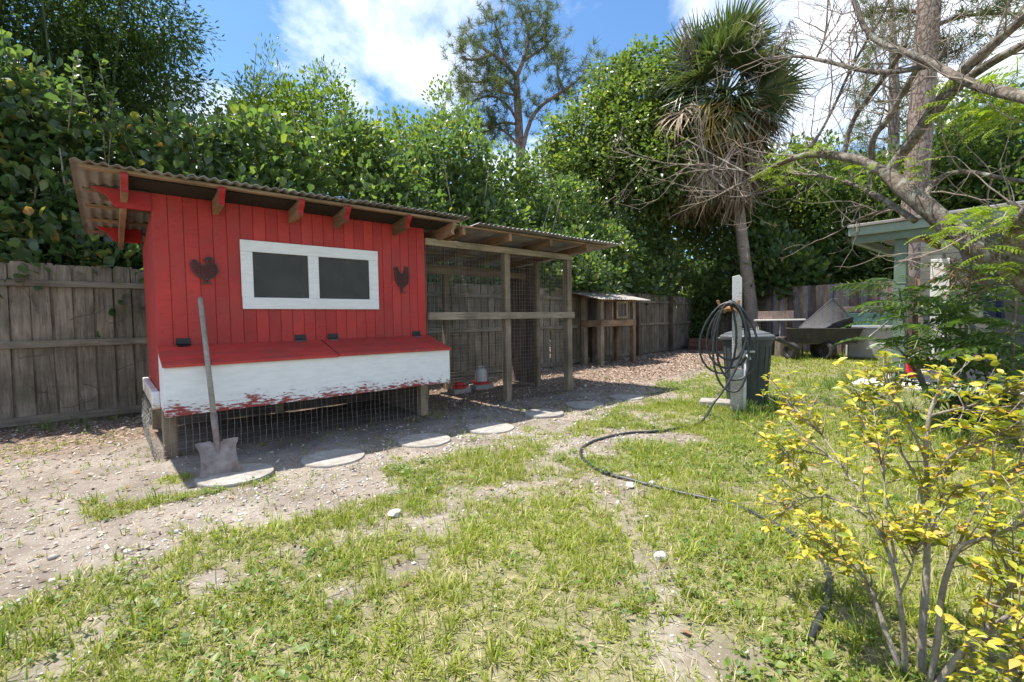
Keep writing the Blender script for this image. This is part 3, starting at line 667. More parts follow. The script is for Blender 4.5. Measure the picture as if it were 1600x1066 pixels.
for x0, x1, tw in ((-.012, 1.262, 0.0), (1.270, 2.462, 0.006)):
    b = MB(); y0, z0, y1, z1 = -.470, .752+tw, -.004, .880+tw
    b.add([(x0, y0, z0), (x1, y0, z0-tw), (x1, y1, z1), (x0, y1, z1), (x0, y0, z0+.02), (x1, y0, z0+.02-tw), (x1, y1, z1+.019), (x0, y1, z1+.019)],
          [(0,3,2,1), (4,5,6,7), (0,1,5,4), (1,2,6,5), (2,3,7,6), (3,0,4,7)]); b.build('nest_lid', M['lid'], coop, 0.003)
for hx in (0.165, 1.075, 1.38, 2.305):
    b = MB(); b.box(hx-.05, hx+.05, -.007, -.0015, .918, .955); b.tube([(hx-.05, -.012, .912), (hx+.05, -.012, .912)], .007, 8)
    h_ = b.build('hinge', M['hinge'], coop, 0.001)
    b = MB(); b.beam((hx, -.016, .903), (hx, -.055, .8925), .09, .004); b.build('hinge_leaf', M['steel'] if hx > .5 else M['hinge'], h_)
# rafters with ogee ends painted red
def ogee(y0, z0, h):
    p = []
    for k in range(9):
        t_ = k/8; p.append((y0+0.050*(1-t_)**1.0*0+0.022*math.sin(t_*math.pi*2.0)-0.0+0.02*(1-t_), z0+h*t_))
    return p
for k, rx in enumerate((-0.165, 0.43, 1.03, 1.44, 2.07, 2.62)):
    zt = zroof(-.34)-.012; prof = ogee(-.335, zt-.135, .135)
    poly = [(p_[0], p_[1]) for p_ in prof]+[(DP+.2, zroof(DP+.2)-.012), (DP+.2, zroof(DP+.2)-.147)]
    b = MB(); b.prism(poly, (rx-.02, 0, 0), (0, 1, 0), (0, 0, 1), (.04, 0, 0)); ro = b.build('rafter', M['rough_wood'], coop, 0.002)
    if k < 5:
        f_ = [(p_[0]-.004, p_[1]-.001) for p_ in prof]+[(p_[0]-.0005, p_[1]+.0015) for p_ in prof[::-1]]
        b = MB(); b.prism(f_, (rx-.0215, 0, 0), (0, 1, 0), (0, 0, 1), (.043, 0, 0)); b.build('painted_end', M['red_trim'], ro)
def scroll(zt, zb, L):
    n_ = 10; lo = []
    for k in range(n_+1):
        t_ = k/n_; lo.append((-L*(1-t_*.45), zt-(zt-zb)*(0.5-0.5*math.cos(t_*math.pi))*0.55-(zt-zb)*0.45*t_-0.012*math.sin(t_*math.pi*3)))
    return [(-.001, zt), ]+lo+[(-.06, zb), (-.001, zb)]
for yy, zt in ((-.045, 2.092), (1.42, 2.035)):
    b = MB(); b.prism(scroll(zt, zt-.135, .345), (0, yy, 0), (1, 0, 0), (0, 0, 1), (0, .036, 0)); b.build('scrolled_bracket', M['red_trim'], coop, 0.002)
b = MB(); b.prism([(x_+.0-.19, z_) for x_, z_ in scroll(2.13, 2.03, .17)], (0, .10, 0), (1, 0, 0), (0, 0, 1), (0, .036, 0)); b.build('scrolled_bracket', M['rough_wood_x'], coop, 0.002)
for yy in (-.30, 0.22, 0.68, 1.15, 1.62):
    b = MB(); b.box(-.40, 2.70, yy-.03, yy+.03, zroof(yy)-.014, zroof(yy)+.010); b.build('purlin', M['rough_wood_x'], coop, 0.002)
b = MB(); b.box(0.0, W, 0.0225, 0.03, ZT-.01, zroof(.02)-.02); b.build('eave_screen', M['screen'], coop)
def corrugated(b, x0, x1, y0, y1, zf, pitch=0.072, amp=0.009, th=0.003, ny=6, along='y'):
    n_ = int((x1-x0)/pitch*8); 
    base = len(b.v); rows = []
    for lay in (0, 1):
        for j in range(ny+1):
            y = y0+(y1-y0)*j/ny
            for i in range(n_+1):
                x = x0+(x1-x0)*i/n_; z = zf(y)+amp*math.sin(2*math.pi*x/pitch)+(th if lay else 0)
                b.v.append((x, y, z) if along == 'y' else (y, x, z))
    def id_(l, j, i): return base+l*(ny+1)*(n_+1)+j*(n_+1)+i
    for j in range(ny):
        for i in range(n_):
            b.f.append((id_(1, j, i), id_(1, j, i+1), id_(1, j+1, i+1), id_(1, j+1, i)))
            b.f.append((id_(0, j, i), id_(0, j+1, i), id_(0, j+1, i+1), id_(0, j, i+1)))
    for j in (0, ny):
        for i in range(n_): b.f.append((id_(0, j, i), id_(0, j, i+1), id_(1, j, i+1), id_(1, j, i)))
    for i in (0, n_):
        for j in range(ny): b.f.append((id_(0, j, i), id_(0, j+1, i), id_(1, j+1, i), id_(1, j, i)))
    return b
for k in range(5):
    x0 = -.445+k*.648; x1 = x0+.648+.04
    dz = .0225+(k % 2)*.0045+.008*(k-1.5); dy_ = rr.uniform(-.008, .008)
    b = MB(); corrugated(b, x0, min(x1, 2.80), -.385+dy_, 1.85, lambda y: zroof(y)+dz); b.build('roof_sheet', M['galv'] if k else M['galv_old'], coop, smooth=True, angle=1.0)
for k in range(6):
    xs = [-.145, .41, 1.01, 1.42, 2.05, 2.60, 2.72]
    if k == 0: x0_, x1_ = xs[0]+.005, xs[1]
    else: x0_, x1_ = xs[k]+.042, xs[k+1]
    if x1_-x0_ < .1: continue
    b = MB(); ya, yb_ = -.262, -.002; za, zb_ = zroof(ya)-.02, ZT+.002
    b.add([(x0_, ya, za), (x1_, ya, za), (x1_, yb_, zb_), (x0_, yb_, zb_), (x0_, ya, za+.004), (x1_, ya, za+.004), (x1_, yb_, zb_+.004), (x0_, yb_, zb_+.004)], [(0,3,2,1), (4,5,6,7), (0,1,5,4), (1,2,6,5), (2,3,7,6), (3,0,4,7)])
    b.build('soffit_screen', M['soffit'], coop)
b = MB(); b.box(0.1, 2.35, 1.40, 1.415, 0.0, ZB-.01); b.build('shade_skirt_board', M['dark_board'], coop)  # back and right boards added to close off and darken the space under the coop
b = MB(); b.box(2.40, 2.415, 0.1, 1.40, 0.0, ZB-.01); b.build('shade_skirt_board', M['dark_board'], coop)
# posts and skirting wire
for px_, py_ in ((0.052, .052), (2.395, .052), (0.052, 1.44), (2.395, 1.44), (1.22, 1.44)):
    b = MB(); b.box(px_-.048, px_+.048, py_-.045, py_+.045, -.12, ZB-.003); b.build('post', M['post'], coop, 0.006)
def wire_grid(b, o, ax, ay, w_, h_, s1, s2, r_, wob=0.002, rs=random.Random(5)):
    o = Vector(o); ax = Vector(ax); ay = Vector(ay); nn = ax.cross(ay)
    for i in range(int(w_/s1)+1):
        n_ = 5; b.tube([o+ax*(i*s1+rs.uniform(-wob, wob))+ay*(h_*k/n_)+nn*rs.uniform(-wob, wob) for k in range(n_+1)], r_, 3, False)
    for j in range(int(h_/s2)+1):
        n_ = 6; b.tube([o+ay*(j*s2+rs.uniform(-wob, wob))+ax*(w_*k/n_)+nn*rs.uniform(-wob, wob) for k in range(n_+1)], r_, 3, False)
b = MB(); wire_grid(b, (0.0, -.003, 0.0), (1, 0, 0), (0, 0, 1), W, .42, .05, .05, .0013, .004); b.build('wire_mesh', M['wire'], coop, kind='stuff')
b = MB(); rs = random.Random(8); s_ = .045
for j in range(9):
    for i in range(18):
        y = i*s_*1.5+.02; z = j*s_*.95+.0+(0 if i % 2 == 0 else s_*.48); xx = -.06-.02*math.sin(z*9)
        if z > .40 or y > 1.4: continue
        p_ = lambda dy_, dz_: (xx+rs.uniform(-.012, .012), y+dy_, z+dz_)
        b.tube([p_(0, 0), p_(s_*.5, s_*.48), p_(s_*1.0, s_*.48), p_(s_*1.5, 0)], .0016, 3, False)
        b.tube([p_(0, 0), p_(s_*.5, -s_*.48), p_(s_*1.0, -s_*.48)], .0016, 3, False)
b.build('chicken_wire', M['wire'], coop, kind='stuff')

# hen silhouettes hung on the wall
def hen(label, outline, x0, z0, sx, sz, foot):
    root = empty('metal_hen', (x0+sx/2, -.01, z0), label, 'wall ornament', 'metal hens on the coop wall')
    P = [Vector((x0+p_[0]*sx, -.016, z0+p_[1]*sz)) for p_ in outline]
    b = MB(); n_ = len(P)
    for i in range(n_): b.beam(P[i], P[(i+1) % n_]+(P[(i+1) % n_]-P[i]).normalized()*.003, .008, .011, (0, 1, 0))
    b.build('outline', M['dark_iron'], root)
    def inside(x, z):
        c = False; j = n_-1
        for i in range(n_):
            xi, zi, xj, zj = P[i].x, P[i].z, P[j].x, P[j].z
            if (zi > z) != (zj > z) and x < (xj-xi)*(z-zi)/(zj-zi)+xi: c = not c
            j = i
        return c
    b = MB(); s_ = .0155; rs = random.Random(2)
    nodes = {}
    for j in range(int(sz/s_*1.3)+2):
        for i in range(int(sx/s_)+2):
            nodes[(i, j)] = (x0+(i+(.5 if j % 2 else 0))*s_+rs.uniform(-.0028, .0028), z0+j*s_*.83+rs.uniform(-.0028, .0028))
    tri = set()
    for (i, j) in nodes:
        e = i+(1 if j % 2 else 0)
        tri.add(((i, j), (i+1, j), (e, j+1))); tri.add(((i+1, j), (e, j+1), (e+1, j+1)))
    ce = {}
    for T_ in tri:
        if all(q in nodes for q in T_): ce[T_] = (sum(nodes[q][0] for q in T_)/3, sum(nodes[q][1] for q in T_)/3)
    edges = {}
    for T_ in ce:
        for a_ in range(3): edges.setdefault(tuple(sorted((T_[a_], T_[(a_+1) % 3]))), []).append(T_)
    for e_, ts in edges.items():
        if len(ts) == 2:
            (xa, za), (xb, zb_) = ce[ts[0]], ce[ts[1]]
            if inside(xa, za) and inside(xb, zb_): b.beam((xa, -.016, za), (xb, -.016, zb_), .0042, .006, (0, 1, 0))
    b.build('lattice', M['dark_iron'], root, kind='stuff')
    b = MB()
    for p_, q_, w_ in foot: b.beam((x0+p_[0]*sx, -.012, z0+p_[1]*sz), (x0+q_[0]*sx, -.012, z0+q_[1]*sz), w_, .012, (0, 1, 0))
    b.build('foot_plate', M['dark_iron'], root)
hen('plump dark metal hen silhouette with lattice body, hung above the shovel handle',
    [(.44,.17),(.60,.17),(.76,.23),(.89,.34),(.96,.47),(.95,.60),(.88,.71),(.80,.79),(.77,.86),(.78,.93),(.72,.99),(.62,1.0),(.56,.95),(.47,.90),(.57,.86),(.58,.78),(.53,.70),(.44,.66),(.35,.66),(.28,.72),(.22,.82),(.13,.87),(.05,.83),(.01,.72),(.04,.57),(.10,.43),(.19,.31),(.31,.22)],
    .238, 1.405, .20, .225, [((.47,.18),(.47,.04),.009), ((.34,.025),(.70,.025),.010), ((.58,.18),(.59,.04),.009)])
hen('slim dark metal hen silhouette with raised tail, hung right of the white window',
    [(.42,.2),(.58,.19),(.75,.28),(.9,.38),(.95,.52),(.93,.7),(.9,.86),(.88,.99),(.74,1.),(.7,.86),(.66,.76),(.55,.72),(.42,.74),(.33,.8),(.27,.92),(.18,.98),(.06,.94),(.1,.8),(.1,.62),(.14,.45),(.26,.32)],
    2.045, 1.375, .185, .285, [((.48,.2),(.5,.05),.012), ((.42,.03),(.72,.03),.012), ((.56,.18),(.52,.05),.010)])

# ================================================================== CHICKEN RUN
run = empty('chicken_run', (2.45, 0, 0), 'wire mesh chicken run with timber posts and tin roof beside the red coop', 'chicken run')
RX0, RX1, RD = 2.45, 4.87, 1.5
XM = 3.66
def post(x, y, z1, w_=.088, d_=.088, mt='post', nm='post'):
    b = MB(); b.box(x-w_/2, x+w_/2, y-d_/2, y+d_/2, -.15, z1); return b.build(nm, M[mt], run, 0.006)
post(XM, .045, 1.925); post(RX1-.02, .05, 1.925, .10, .10)
post(RX1-.02, .70, 1.95, .075, .075); post(RX1-.02, RD, 1.95); post(2.52, RD, 1.95); post(XM, RD, 1.95)
post(2.95, .95, 1.95, .085, .085, 'rough_wood')
b = MB(); b.box(RX0, RX1+.035, -.004, .036, 1.927, 2.005); b.build('top_beam', M['run_rail'], run, 0.004)
b = MB(); b.box(RX0, RX1+.035, RD-.04, RD, 1.83, 1.92); b.build('top_beam', M['rough_wood_x'], run, 0.004)
b = MB(); b.box(RX0+.003, RX1+.04, -.042, -.0045, 1.075, 1.165); b.build('mid_rail', M['run_rail'], run, 0.005)
b = MB(); b.box(RX1-.035, RX1+.003, .10, RD-.05, 1.08, 1.16); b.build('mid_rail', M['rough_wood'], run, 0.005)
b = MB(); b.box(RX0, RX1, .93, .97, 1.72, 1.81); b.build('cross_rail', M['rough_wood_x'], run, 0.005)
b = MB(); b.box(2.5, RX1-.06, RD-.02, RD+.015, 1.08, 1.16); b.build('mid_rail', M['run_rail'], run, 0.005)
for k in range(6):
    y0 = .745+k*.118
    b = MB(); b.box(RX1-.03, RX1-.012, y0, y0+.115, .04, 1.92); b.build('side_panel_board', M['dark_board'], run, 0.002)
def zr2(y): return 2.125-0.05*(y+.45)
for rx in (2.74, 3.42, 4.12, 4.84):
    b = MB(); b.prism([(-.35, zr2(-.35)-.105), (-.35, zr2(-.35)-.014), (1.75, zr2(1.75)-.014), (1.75, zr2(1.75)-.105)], (rx-.02, 0, 0), (0, 1, 0), (0, 0, 1), (.04, 0, 0))
    b.build('rafter', M['rough_wood'], run, 0.003)
for yy in (-.30, .45, 1.2):
    b = MB(); b.box(2.70, 5.30, yy-.03, yy+.03, zr2(yy)-.012, zr2(yy)+.010); b.build('purlin', M['rough_wood_x'], run, 0.002)
for k in range(4):
    x0 = 2.87+k*.652; dz = .0225+(k % 2)*.0045
    b = MB(); corrugated(b, x0, x0+.69, -.45+rr.uniform(-.01, .01), 1.85, lambda y: zr2(y)+dz); b.build('roof_sheet', M['galv'], run, smooth=True, angle=1.0)
b = MB()
wire_grid(b, (RX0, -.001, 0), (1, 0, 0), (0, 0, 1), XM-RX0, 1.93, .05, .05, .0012, .003)
wire_grid(b, (XM, -.001, 0), (1, 0, 0), (0, 0, 1), RX1-XM, 1.93, .05, .05, .0014, .003)
wire_grid(b, (RX0, .004, .9), (1, 0, 0), (0, 0, 1), XM-RX0, 1.03, .0254, .0254, .0009, .002)
b.build('wire_mesh', M['wire_dull'], run, kind='stuff')
b = MB(); wire_grid(b, (RX1+.03, .1, 0), (0, 1, 0), (0, 0, 1), RD-.1, 1.93, .05, .05, .0013, .003)
wire_grid(b, (RX0, RD+.03, 0), (1, 0, 0), (0, 0, 1), RX1-RX0, 1.9, .05, .05, .0012, .003); b.build('wire_mesh', M['wire_dull'], run, kind='stuff')

# feeder and drinker in the run
cb = gpt(752, 607)
blk = MB(); blk.box(cb[0]-.17, cb[0]+.17, cb[1]-.1, cb[1]+.1, -.02, .07); o_ = blk.build('concrete_block', M['stone'], None, .006)
tag(o_, 'flat concrete block under the white poultry drinker in the run', 'concrete block')
dr_ = empty('poultry_drinker', (cb[0], cb[1], .07), 'white jug drinker with red drinking tray inside the run', 'poultry drinker')
b = MB(); b.lathe([(.105, 0), (.13, .005), (.132, .05), (.12, .05), (.118, .02), (.09, .018)], (cb[0], cb[1], .07), 28, close=False); b.build('tray', M['red_plastic'], dr_, smooth=True, angle=.7)
b = MB(); b.lathe([(.09, .02), (.095, .06), (.095, .17), (.085, .215), (.06, .245), (.03, .252)], (cb[0], cb[1], .07), 28); b.build('jug', M['jug'], dr_, smooth=True, angle=.7)
b = MB(); b.tube([(cb[0]-.05, cb[1], .315), (cb[0]-.045, cb[1], .345), (cb[0]+.045, cb[1], .345), (cb[0]+.05, cb[1], .315)], .008, 6); b.build('handle', M['jug'], dr_, smooth=True)
fb = gpt(718, 614)
blk = MB(); blk.box(fb[0]-.15, fb[0]+.15, fb[1]-.09, fb[1]+.09, -.02, .065); o_ = blk.build('concrete_block', M['stone'], None, .006)
tag(o_, 'flat concrete block under the low red poultry feeder in the run', 'concrete block')
fd = empty('poultry_feeder', (fb[0], fb[1], .065), 'low red dish feeder standing beside the white drinker', 'poultry feeder')
b = MB(); b.lathe([(.08, 0), (.105, .01), (.11, .045), (.1, .045), (.09, .015), (.02, .012)], (fb[0], fb[1], .066), 24, close=False); b.build('dish', M['red_plastic'], fd, smooth=True, angle=.7)
b = MB(); b.lathe([(.05, .012), (.05, .05), (.085, .055), (.06, .09), (.015, .10)], (fb[0], fb[1], .066), 24); b.build('cover', M['red_plastic'], fd, smooth=True, angle=.7)

# ================================================================== HUTCH
hx0, hx1, hy0, hy1 = 7.98, 9.30, 1.92, 2.50
hut = empty('rabbit_hutch', (hx0, hy0, 0), 'empty timber hutch on four legs with tin roof against the fence', 'hutch')
for x, y in ((hx0+.05, hy0+.05), (hx1-.05, hy0+.05), (hx0+.05, hy1-.05), (hx1-.05, hy1-.05)):
    b = MB(); b.box(x-.055, x+.055, y-.055, y+.055, -.1, .88); b.build('leg', M['rough_wood'] if x > 9 else M['post'], hut, .006)
    b = MB(); b.box(x-.05, x+.05, y-.05, y+.05, 1.035, 1.50 if y < 2.2 else 1.60); b.build('corner_post', M['post'], hut, .005)
b = MB(); b.box(hx0-.01, hx1+.01, hy0-.012, hy0+.03, .882, 1.032); b.build('floor_rail', M['rough_wood_x'], hut, .005)
b = MB(); b.box(hx0-.012, hx0+.03, hy0+.032, hy1, .882, 1.032); b.build('floor_rail', M['rough_wood'], hut, .005)
b = MB(); b.box(hx1-.03, hx1+.012, hy0+.032, hy1, .882, 1.032); b.build('floor_rail', M['rough_wood'], hut, .005)
b = MB(); b.box(hx0+.03, hx1-.03, hy0+.03, hy1, .95, .965); b.build('floor_panel', M['rough_wood_x'], hut)
b = MB(); b.box(hx0-.01, hx1+.1, hy0-.012, hy0+.03, 1.455, 1.52); b.build('top_rail', M['rough_wood_x'], hut, .005)
b = MB(); b.box(hx0, hx1, hy1-.03, hy1+.01, 1.55, 1.62); b.build('top_rail', M['rough_wood_x'], hut, .005)
for x in (hx0+.42, hx0+.95):
    b = MB(); b.box(x-.025, x+.025, hy0-.005, hy0+.035, 1.034, 1.454); b.build('stud', M['rough_wood'], hut, .004)
dx0, dx1 = hx0+.5, hx0+.92
door = MB(); door.box(dx0, dx0+.05, hy0-.06, hy0-.03, 1.06, 1.46); door = door.build('door', M['bare_post'], hut, .004)
for bx in ((dx0+.37, dx0+.42, 1.06, 1.46), (dx0+.05, dx0+.37, 1.06, 1.11), (dx0+.05, dx0+.37, 1.41, 1.46)):
    b = MB(); b.box(bx[0], bx[1], hy0-.06, hy0-.03, bx[2], bx[3]); b.build('door_rail', M['bare_post'], door, .004)
b = MB(); wire_grid(b, (dx0, hy0-.045, 1.06), (1, 0, 0), (0, 0, 1), .42, .4, .03, .03, .0015); b.build('door_mesh', M['wire_dull'], door, kind='stuff')
b = MB(); wire_grid(b, (hx0, hy0+.02, 1.03), (1, 0, 0), (0, 0, 1), 1.3, .45, .035, .035, .0014); wire_grid(b, (hx0+.01, hy0, 1.03), (0, 1, 0), (0, 0, 1), .58, .5, .035, .035, .0014)
b.build('wire_mesh', M['wire_dull'], hut, kind='stuff')
b = MB(); rs = random.Random(4)
for k in range(160):
    x = rs.uniform(hx0+.05, hx1-.05); y = rs.uniform(hy0+.06, hy0+.5); a = rs.uniform(0, 6.28)
    b.tube([(x, y, .97+rs.uniform(0, .06)), (x+.09*math.cos(a), y+.09*math.sin(a), .975+rs.uniform(0, .07))], .003, 3, False)
b.build('straw_bedding', M['chips'], hut, kind='stuff')
for k in range(3):
    x0 = hx0-.28+k*.62
    b = MB(); corrugated(b, x0, x0+.66, hy0-.22, hy1+.15, lambda y: 1.53+.13*(y-hy0)/.6+(k % 2)*.004); b.build('roof_sheet', M['galv_old'], hut, smooth=True, angle=1.0)
# ================================================================== SHOVEL
sb = gpt(345, 743, .03); con = ypt(325, 571, -.487)
sdir = (Vector(con)-Vector(sb)).normalized(); stip = Vector(con)+sdir*((ypt(312, 462, -.45)[2]-con[2])/sdir.z)
shv = empty('shovel', sb, 'old long-handled shovel with flat rusty blade leaning on the white nest box', 'shovel')
sb = Vector(sb); side = Vector((1, -.12, 0)); side = (side-sdir*side.dot(sdir)).normalized(); nrm_ = side.cross(sdir).normalized()
neck = sb+sdir*.235
b = MB(); b.tube([sb+sdir*.44, sb+sdir*.8, stip-sdir*.02, stip], [.0185, .0185, .0175, .012], 10); b.build('handle', M['handle'], shv, smooth=True)
b = MB(); b.tube([neck-sdir*.10+nrm_*-.006, neck, sb+sdir*.33, sb+sdir*.46], [.010, .019, .021, .023], 10); b.build('socket', M['blade'], shv, smooth=True)
b = MB(); n_ = 10; rows = 8; vs_ = []
for lay in (0, 1):
    for j in range(rows+1):
        t_ = j/rows; hw = .105+.018*abs(2*t_-1)**2+(.008 if t_ > .8 else 0)
        for i in range(n_+1):
            u_ = 2*i/n_-1; dep = .030*abs(u_)**3+.012*math.sin(t_*math.pi)-.012*max(0, 1-abs(u_)*5)*t_
            top = t_*.245-(.018*(1-abs(u_)) if j == rows else 0)*0
            vs_.append(sb+side*(u_*hw)+sdir*top-nrm_*0+(nrm_*-1)*(-dep)*1.0+nrm_*(.0025*lay))
fs_ = []; R_ = (rows+1)*(n_+1)
for lay in (0, 1):
    for j in range(rows):
        for i in range(n_):
            a_ = lay*R_+j*(n_+1)+i; q_ = (a_, a_+1, a_+n_+2, a_+n_+1); fs_.append(q_ if lay else q_[::-1])
b.add(vs_, fs_); b.build('blade', M['blade'], shv, smooth=True)
b = MB()
for s_ in (-1, 1): b.beam(sb+sdir*.246+side*(s_*.035), sb+sdir*.246+side*(s_*.118), .022, .006, nrm_)
b.build('foot_step', M['blade'], shv, .002)

# ================================================================== STEPPING STONES
SS = [(369, 748, .235), (521, 717, .235), (664, 690, .23), (767, 671, .23), (850, 650, .22), (914, 633, .235), (979, 621.5, .23)]
lab = ['round concrete stepping stone that the shovel blade rests on', 'round stepping stone next after the one under the shovel', 'round stepping stone in front of the right end of the nest box',
       'round stepping stone in front of the poultry drinker, half in sun', 'round stepping stone in front of the middle run post', 'round stepping stone in front of the end run post',
       'last round stepping stone of the row, nearest the hose post']
for (px_, py_, r_), l_ in zip(SS, lab):
    c = gpt(px_, py_); rs = random.Random(int(px_)); n_ = 28
    prof = [1+rs.uniform(-.012, .012) for _ in range(n_)]; vs_ = []
    for rr_, z in ((1.0, -.03), (1.0, .014), (.985, .022), (.6, .025)):
        for k in range(n_):
            a_ = 2*math.pi*k/n_; q_ = r_*rr_*prof[k]; vs_.append((c[0]+q_*math.cos(a_), c[1]+q_*math.sin(a_), gh(c[0], c[1])+z))
    fs_ = [(j*n_+k, j*n_+(k+1) % n_, (j+1)*n_+(k+1) % n_, (j+1)*n_+k) for j in range(3) for k in range(n_)]+[tuple(3*n_+k for k in range(n_))]
    b = MB(); b.add(vs_, fs_); o_ = b.build('stepping_stone', M['step_stone'], None); o_.data.transform(Matrix.Translation((-c[0], -c[1], 0))); o_.location = (c[0], c[1], 0); tag(o_, l_, 'stepping stone', 'round stepping stones along the coop')

# ================================================================== HOSE POST, HOSE, BIN
pc = gpt(1150, 641); pc = Vector((5.035, -2.335, 0))
hp = empty('hose_post', pc, 'flaking white timber post with orange wooden hose hanger', 'post')
b = MB(); ang = math.radians(-14); ux = Vector((math.cos(ang-.9), math.sin(ang-.9), 0)); uy = Vector((-ux.y, ux.x, 0))
if uy.dot(Vector(CAM_C)-pc) > 0: uy = -uy
b.prism([(-.048, -.048), (.048, -.048), (.048, .048), (-.048, .048)], pc+Vector((0, 0, -.1)), ux, uy, (0, 0, 1.585)); b.build('timber', M['bare_post'], hp, .004)
b = MB(); b.prism([(-.051, 0), (.046, 0), (.046, 1.50), (.02, 1.535), (-.051, 1.52)], pc-uy*.0495+Vector((0, 0, -.02)), ux, (0, 0, 1), -uy*.012); b.build('painted_face', M['peel_post'], hp, .003)
b = MB(); b.prism([(-.066, 0), (.062, 0), (.062, .50), (-.066, .52)], pc-uy*.063+Vector((0, 0, -.02)), ux, (0, 0, 1), -uy*.018); b.build('lower_board', M['peel_post'], hp, .003)
hz = 1.155; hc = pc-uy*.075-ux*.08
b = MB(); b.tube([hc-ux*.07-Vector((0, 0, .02)), hc-ux*.03+Vector((0, 0, .01)), hc+ux*.03+Vector((0, 0, .01)), hc+ux*.07-Vector((0, 0, .02))], .03, 8)
for v_ in b.v: pass
b.v = [(v_[0], v_[1], v_[2]+hz-.02) for v_ in b.v]; hg = b.build('hanger_saddle', M['hanger'], hp)
for s_ in (-1, 1):
    p_ = hc-uy*.05+ux*(.085*s_)+Vector((0, 0, hz))
    b = MB(); b.beam(p_, p_+ux*(-.035 if s_ < 0 else .01)+Vector((0, 0, .085)), .032, .022, uy); b.build('hanger_peg', M['hanger'], hg, .004)
b = MB(); q_ = pc-uy*.09+ux*.075; b.tube([q_+Vector((0, 0, -.05)), q_+Vector((0, 0, .62))], .019, 10); b.build('water_pipe', M['pvc'], hp, smooth=True)
b = MB(); b.tube([q_+Vector((0, 0, .60)), q_+Vector((0, 0, .68))], .03, 10); b.tube([q_+Vector((0, 0, .64)), q_-uy*.06+ux*.03+Vector((0, 0, .63)), q_-uy*.08+ux*.045+Vector((0, 0, .59))], .017, 8)
b.tube([q_+ux*.04+Vector((0, 0, .67)), q_+ux*.10+Vector((0, 0, .67))], .012, 8); b.build('tap', M['pvc'], hp, smooth=True)

# one continuous hose: coil on the hanger, then out across the lawn
pts = []; hc2 = hc-uy*.045+Vector((0, 0, hz+.03))
loops = [(.235, .22, .70, -.01), (.20, .15, .62, .0), (.27, .12, .78, -.05), (.16, .27, .86, .04), (.20, .17, 1.0, .02)]
for li, (wl, wr, hh, ox) in enumerate(loops):
    for k in range(22):
        t_ = k/22*2*math.pi
        x = math.sin(t_); zdn = (1-math.cos(t_))/2
        wdt = (wl if x < 0 else wr)*abs(x)**.85*(.72+.5*zdn*(1-zdn)+.22*zdn)
        d_ = -.012*li-.01*math.sin(t_+li)
        pts.append(hc2+ux*((-wdt if x < 0 else wdt)+ox*zdn+.02*math.sin(li*2.1))+uy*(d_)*1.4+Vector((0, 0, -hh*zdn**.92+.012*li)))
pts.append(hc2+ux*.06-uy*.09+Vector((0, 0, .03)))
last = pts[-1]
pts += [hc2+ux*.16-uy*.10+Vector((0, 0, -.18)), hc2+ux*.17-uy*.11+Vector((0, 0, -.40)), hc2+ux*.08-uy*.14+Vector((0, 0, -.66)), hc2-ux*.04-uy*.20+Vector((0, 0, -.90)), hc2-ux*.16-uy*.27+Vector((0, 0, -1.06))]
HP = [(1098, 659), (1062, 666), (1022, 671), (985, 675), (948, 683), (918, 691), (905, 702), (912, 718), (940, 735), (985, 747), (1040, 759), (1090, 770), (1130, 781), (1170, 795), (1205, 812), (1240, 830), (1268, 848), (1288, 872), (1297, 900), (1293, 935), (1280, 968), (1262, 996)]
for (a_, c_) in HP:
    g_ = gpt(a_, c_, .014); pts.append(Vector((g_[0], g_[1], float(gh(g_[0], g_[1]))+.010)))
def smooth_path(P, it=2):
    for _ in range(it):
        Q_ = [P[0]]
        for a_, c_ in zip(P[:-1], P[1:]): Q_ += [a_*.75+c_*.25, a_*.25+c_*.75]
        P = Q_+[P[-1]]
    return P
hp_ = smooth_path(pts, 2); rs = random.Random(3); hp_ = [q_+Vector((rs.uniform(-.0025, .0025), rs.uniform(-.0025, .0025), 0)) for q_ in hp_]
b = MB(); b.tube(hp_, .0122, 8); o_ = b.build('garden_hose', M['hose'], None, smooth=True)
tag(o_, 'long black hose coiled on the white post and snaking across the lawn', 'hose')
pb = gpt(1117, 634); b = MB()
b.prism([(-.17, -.12), (.17, -.13), (.18, .12), (-.16, .13)], (pb[0], pb[1], -.03), ux, uy, (0, 0, .10)); o_ = b.build('concrete_paver', M['step_stone'], None, .012)
tag(o_, 'square pale concrete paver at the foot of the hose post', 'paver')

bc = Vector((5.47, -2.26, 0)); BH = .83
bn = empty('trash_bin', bc, 'dark grey round plastic trash bin with lid behind the hose post', 'trash bin')
b = MB(); b.lathe([(.205, 0.0), (.212, .03), (.262, BH-.09), (.272, BH-.085), (.274, BH-.03), (.268, BH-.03), (.255, BH-.08), (.20, .05)], bc, 40, close=False)
b.build('body', M['bin'], bn, smooth=True, angle=.6)
b = MB()
for k in range(20):
    a_ = 2*math.pi*k/20; d_ = Vector((math.cos(a_), math.sin(a_), 0)); b.beam(bc+d_*.212+Vector((0, 0, .05)), bc+d_*.2625+Vector((0, 0, BH-.12)), .012, .008, d_)
b.build('rib', M['bin'], bn, kind='stuff')
b = MB(); b.lathe([(.292, BH-.045), (.297, BH-.03), (.297, BH-.005), (.285, BH+.008), (.25, BH+.018), (.245, BH+.03), (.14, BH+.062), (.0, BH+.068)], bc, 40, close=False)
ld = b.build('lid', M['bin_lid'], bn, smooth=True, angle=.5)
for s_ in (-1, 1):
    p_ = bc+ux*(.287*s_)+Vector((0, 0, BH-.035)); b = MB(); b.beam(p_-uy*.06, p_+uy*.06, .06, .03, (0, 0, 1)); b.build('lid_handle', M['bin_lid'], ld, .008)
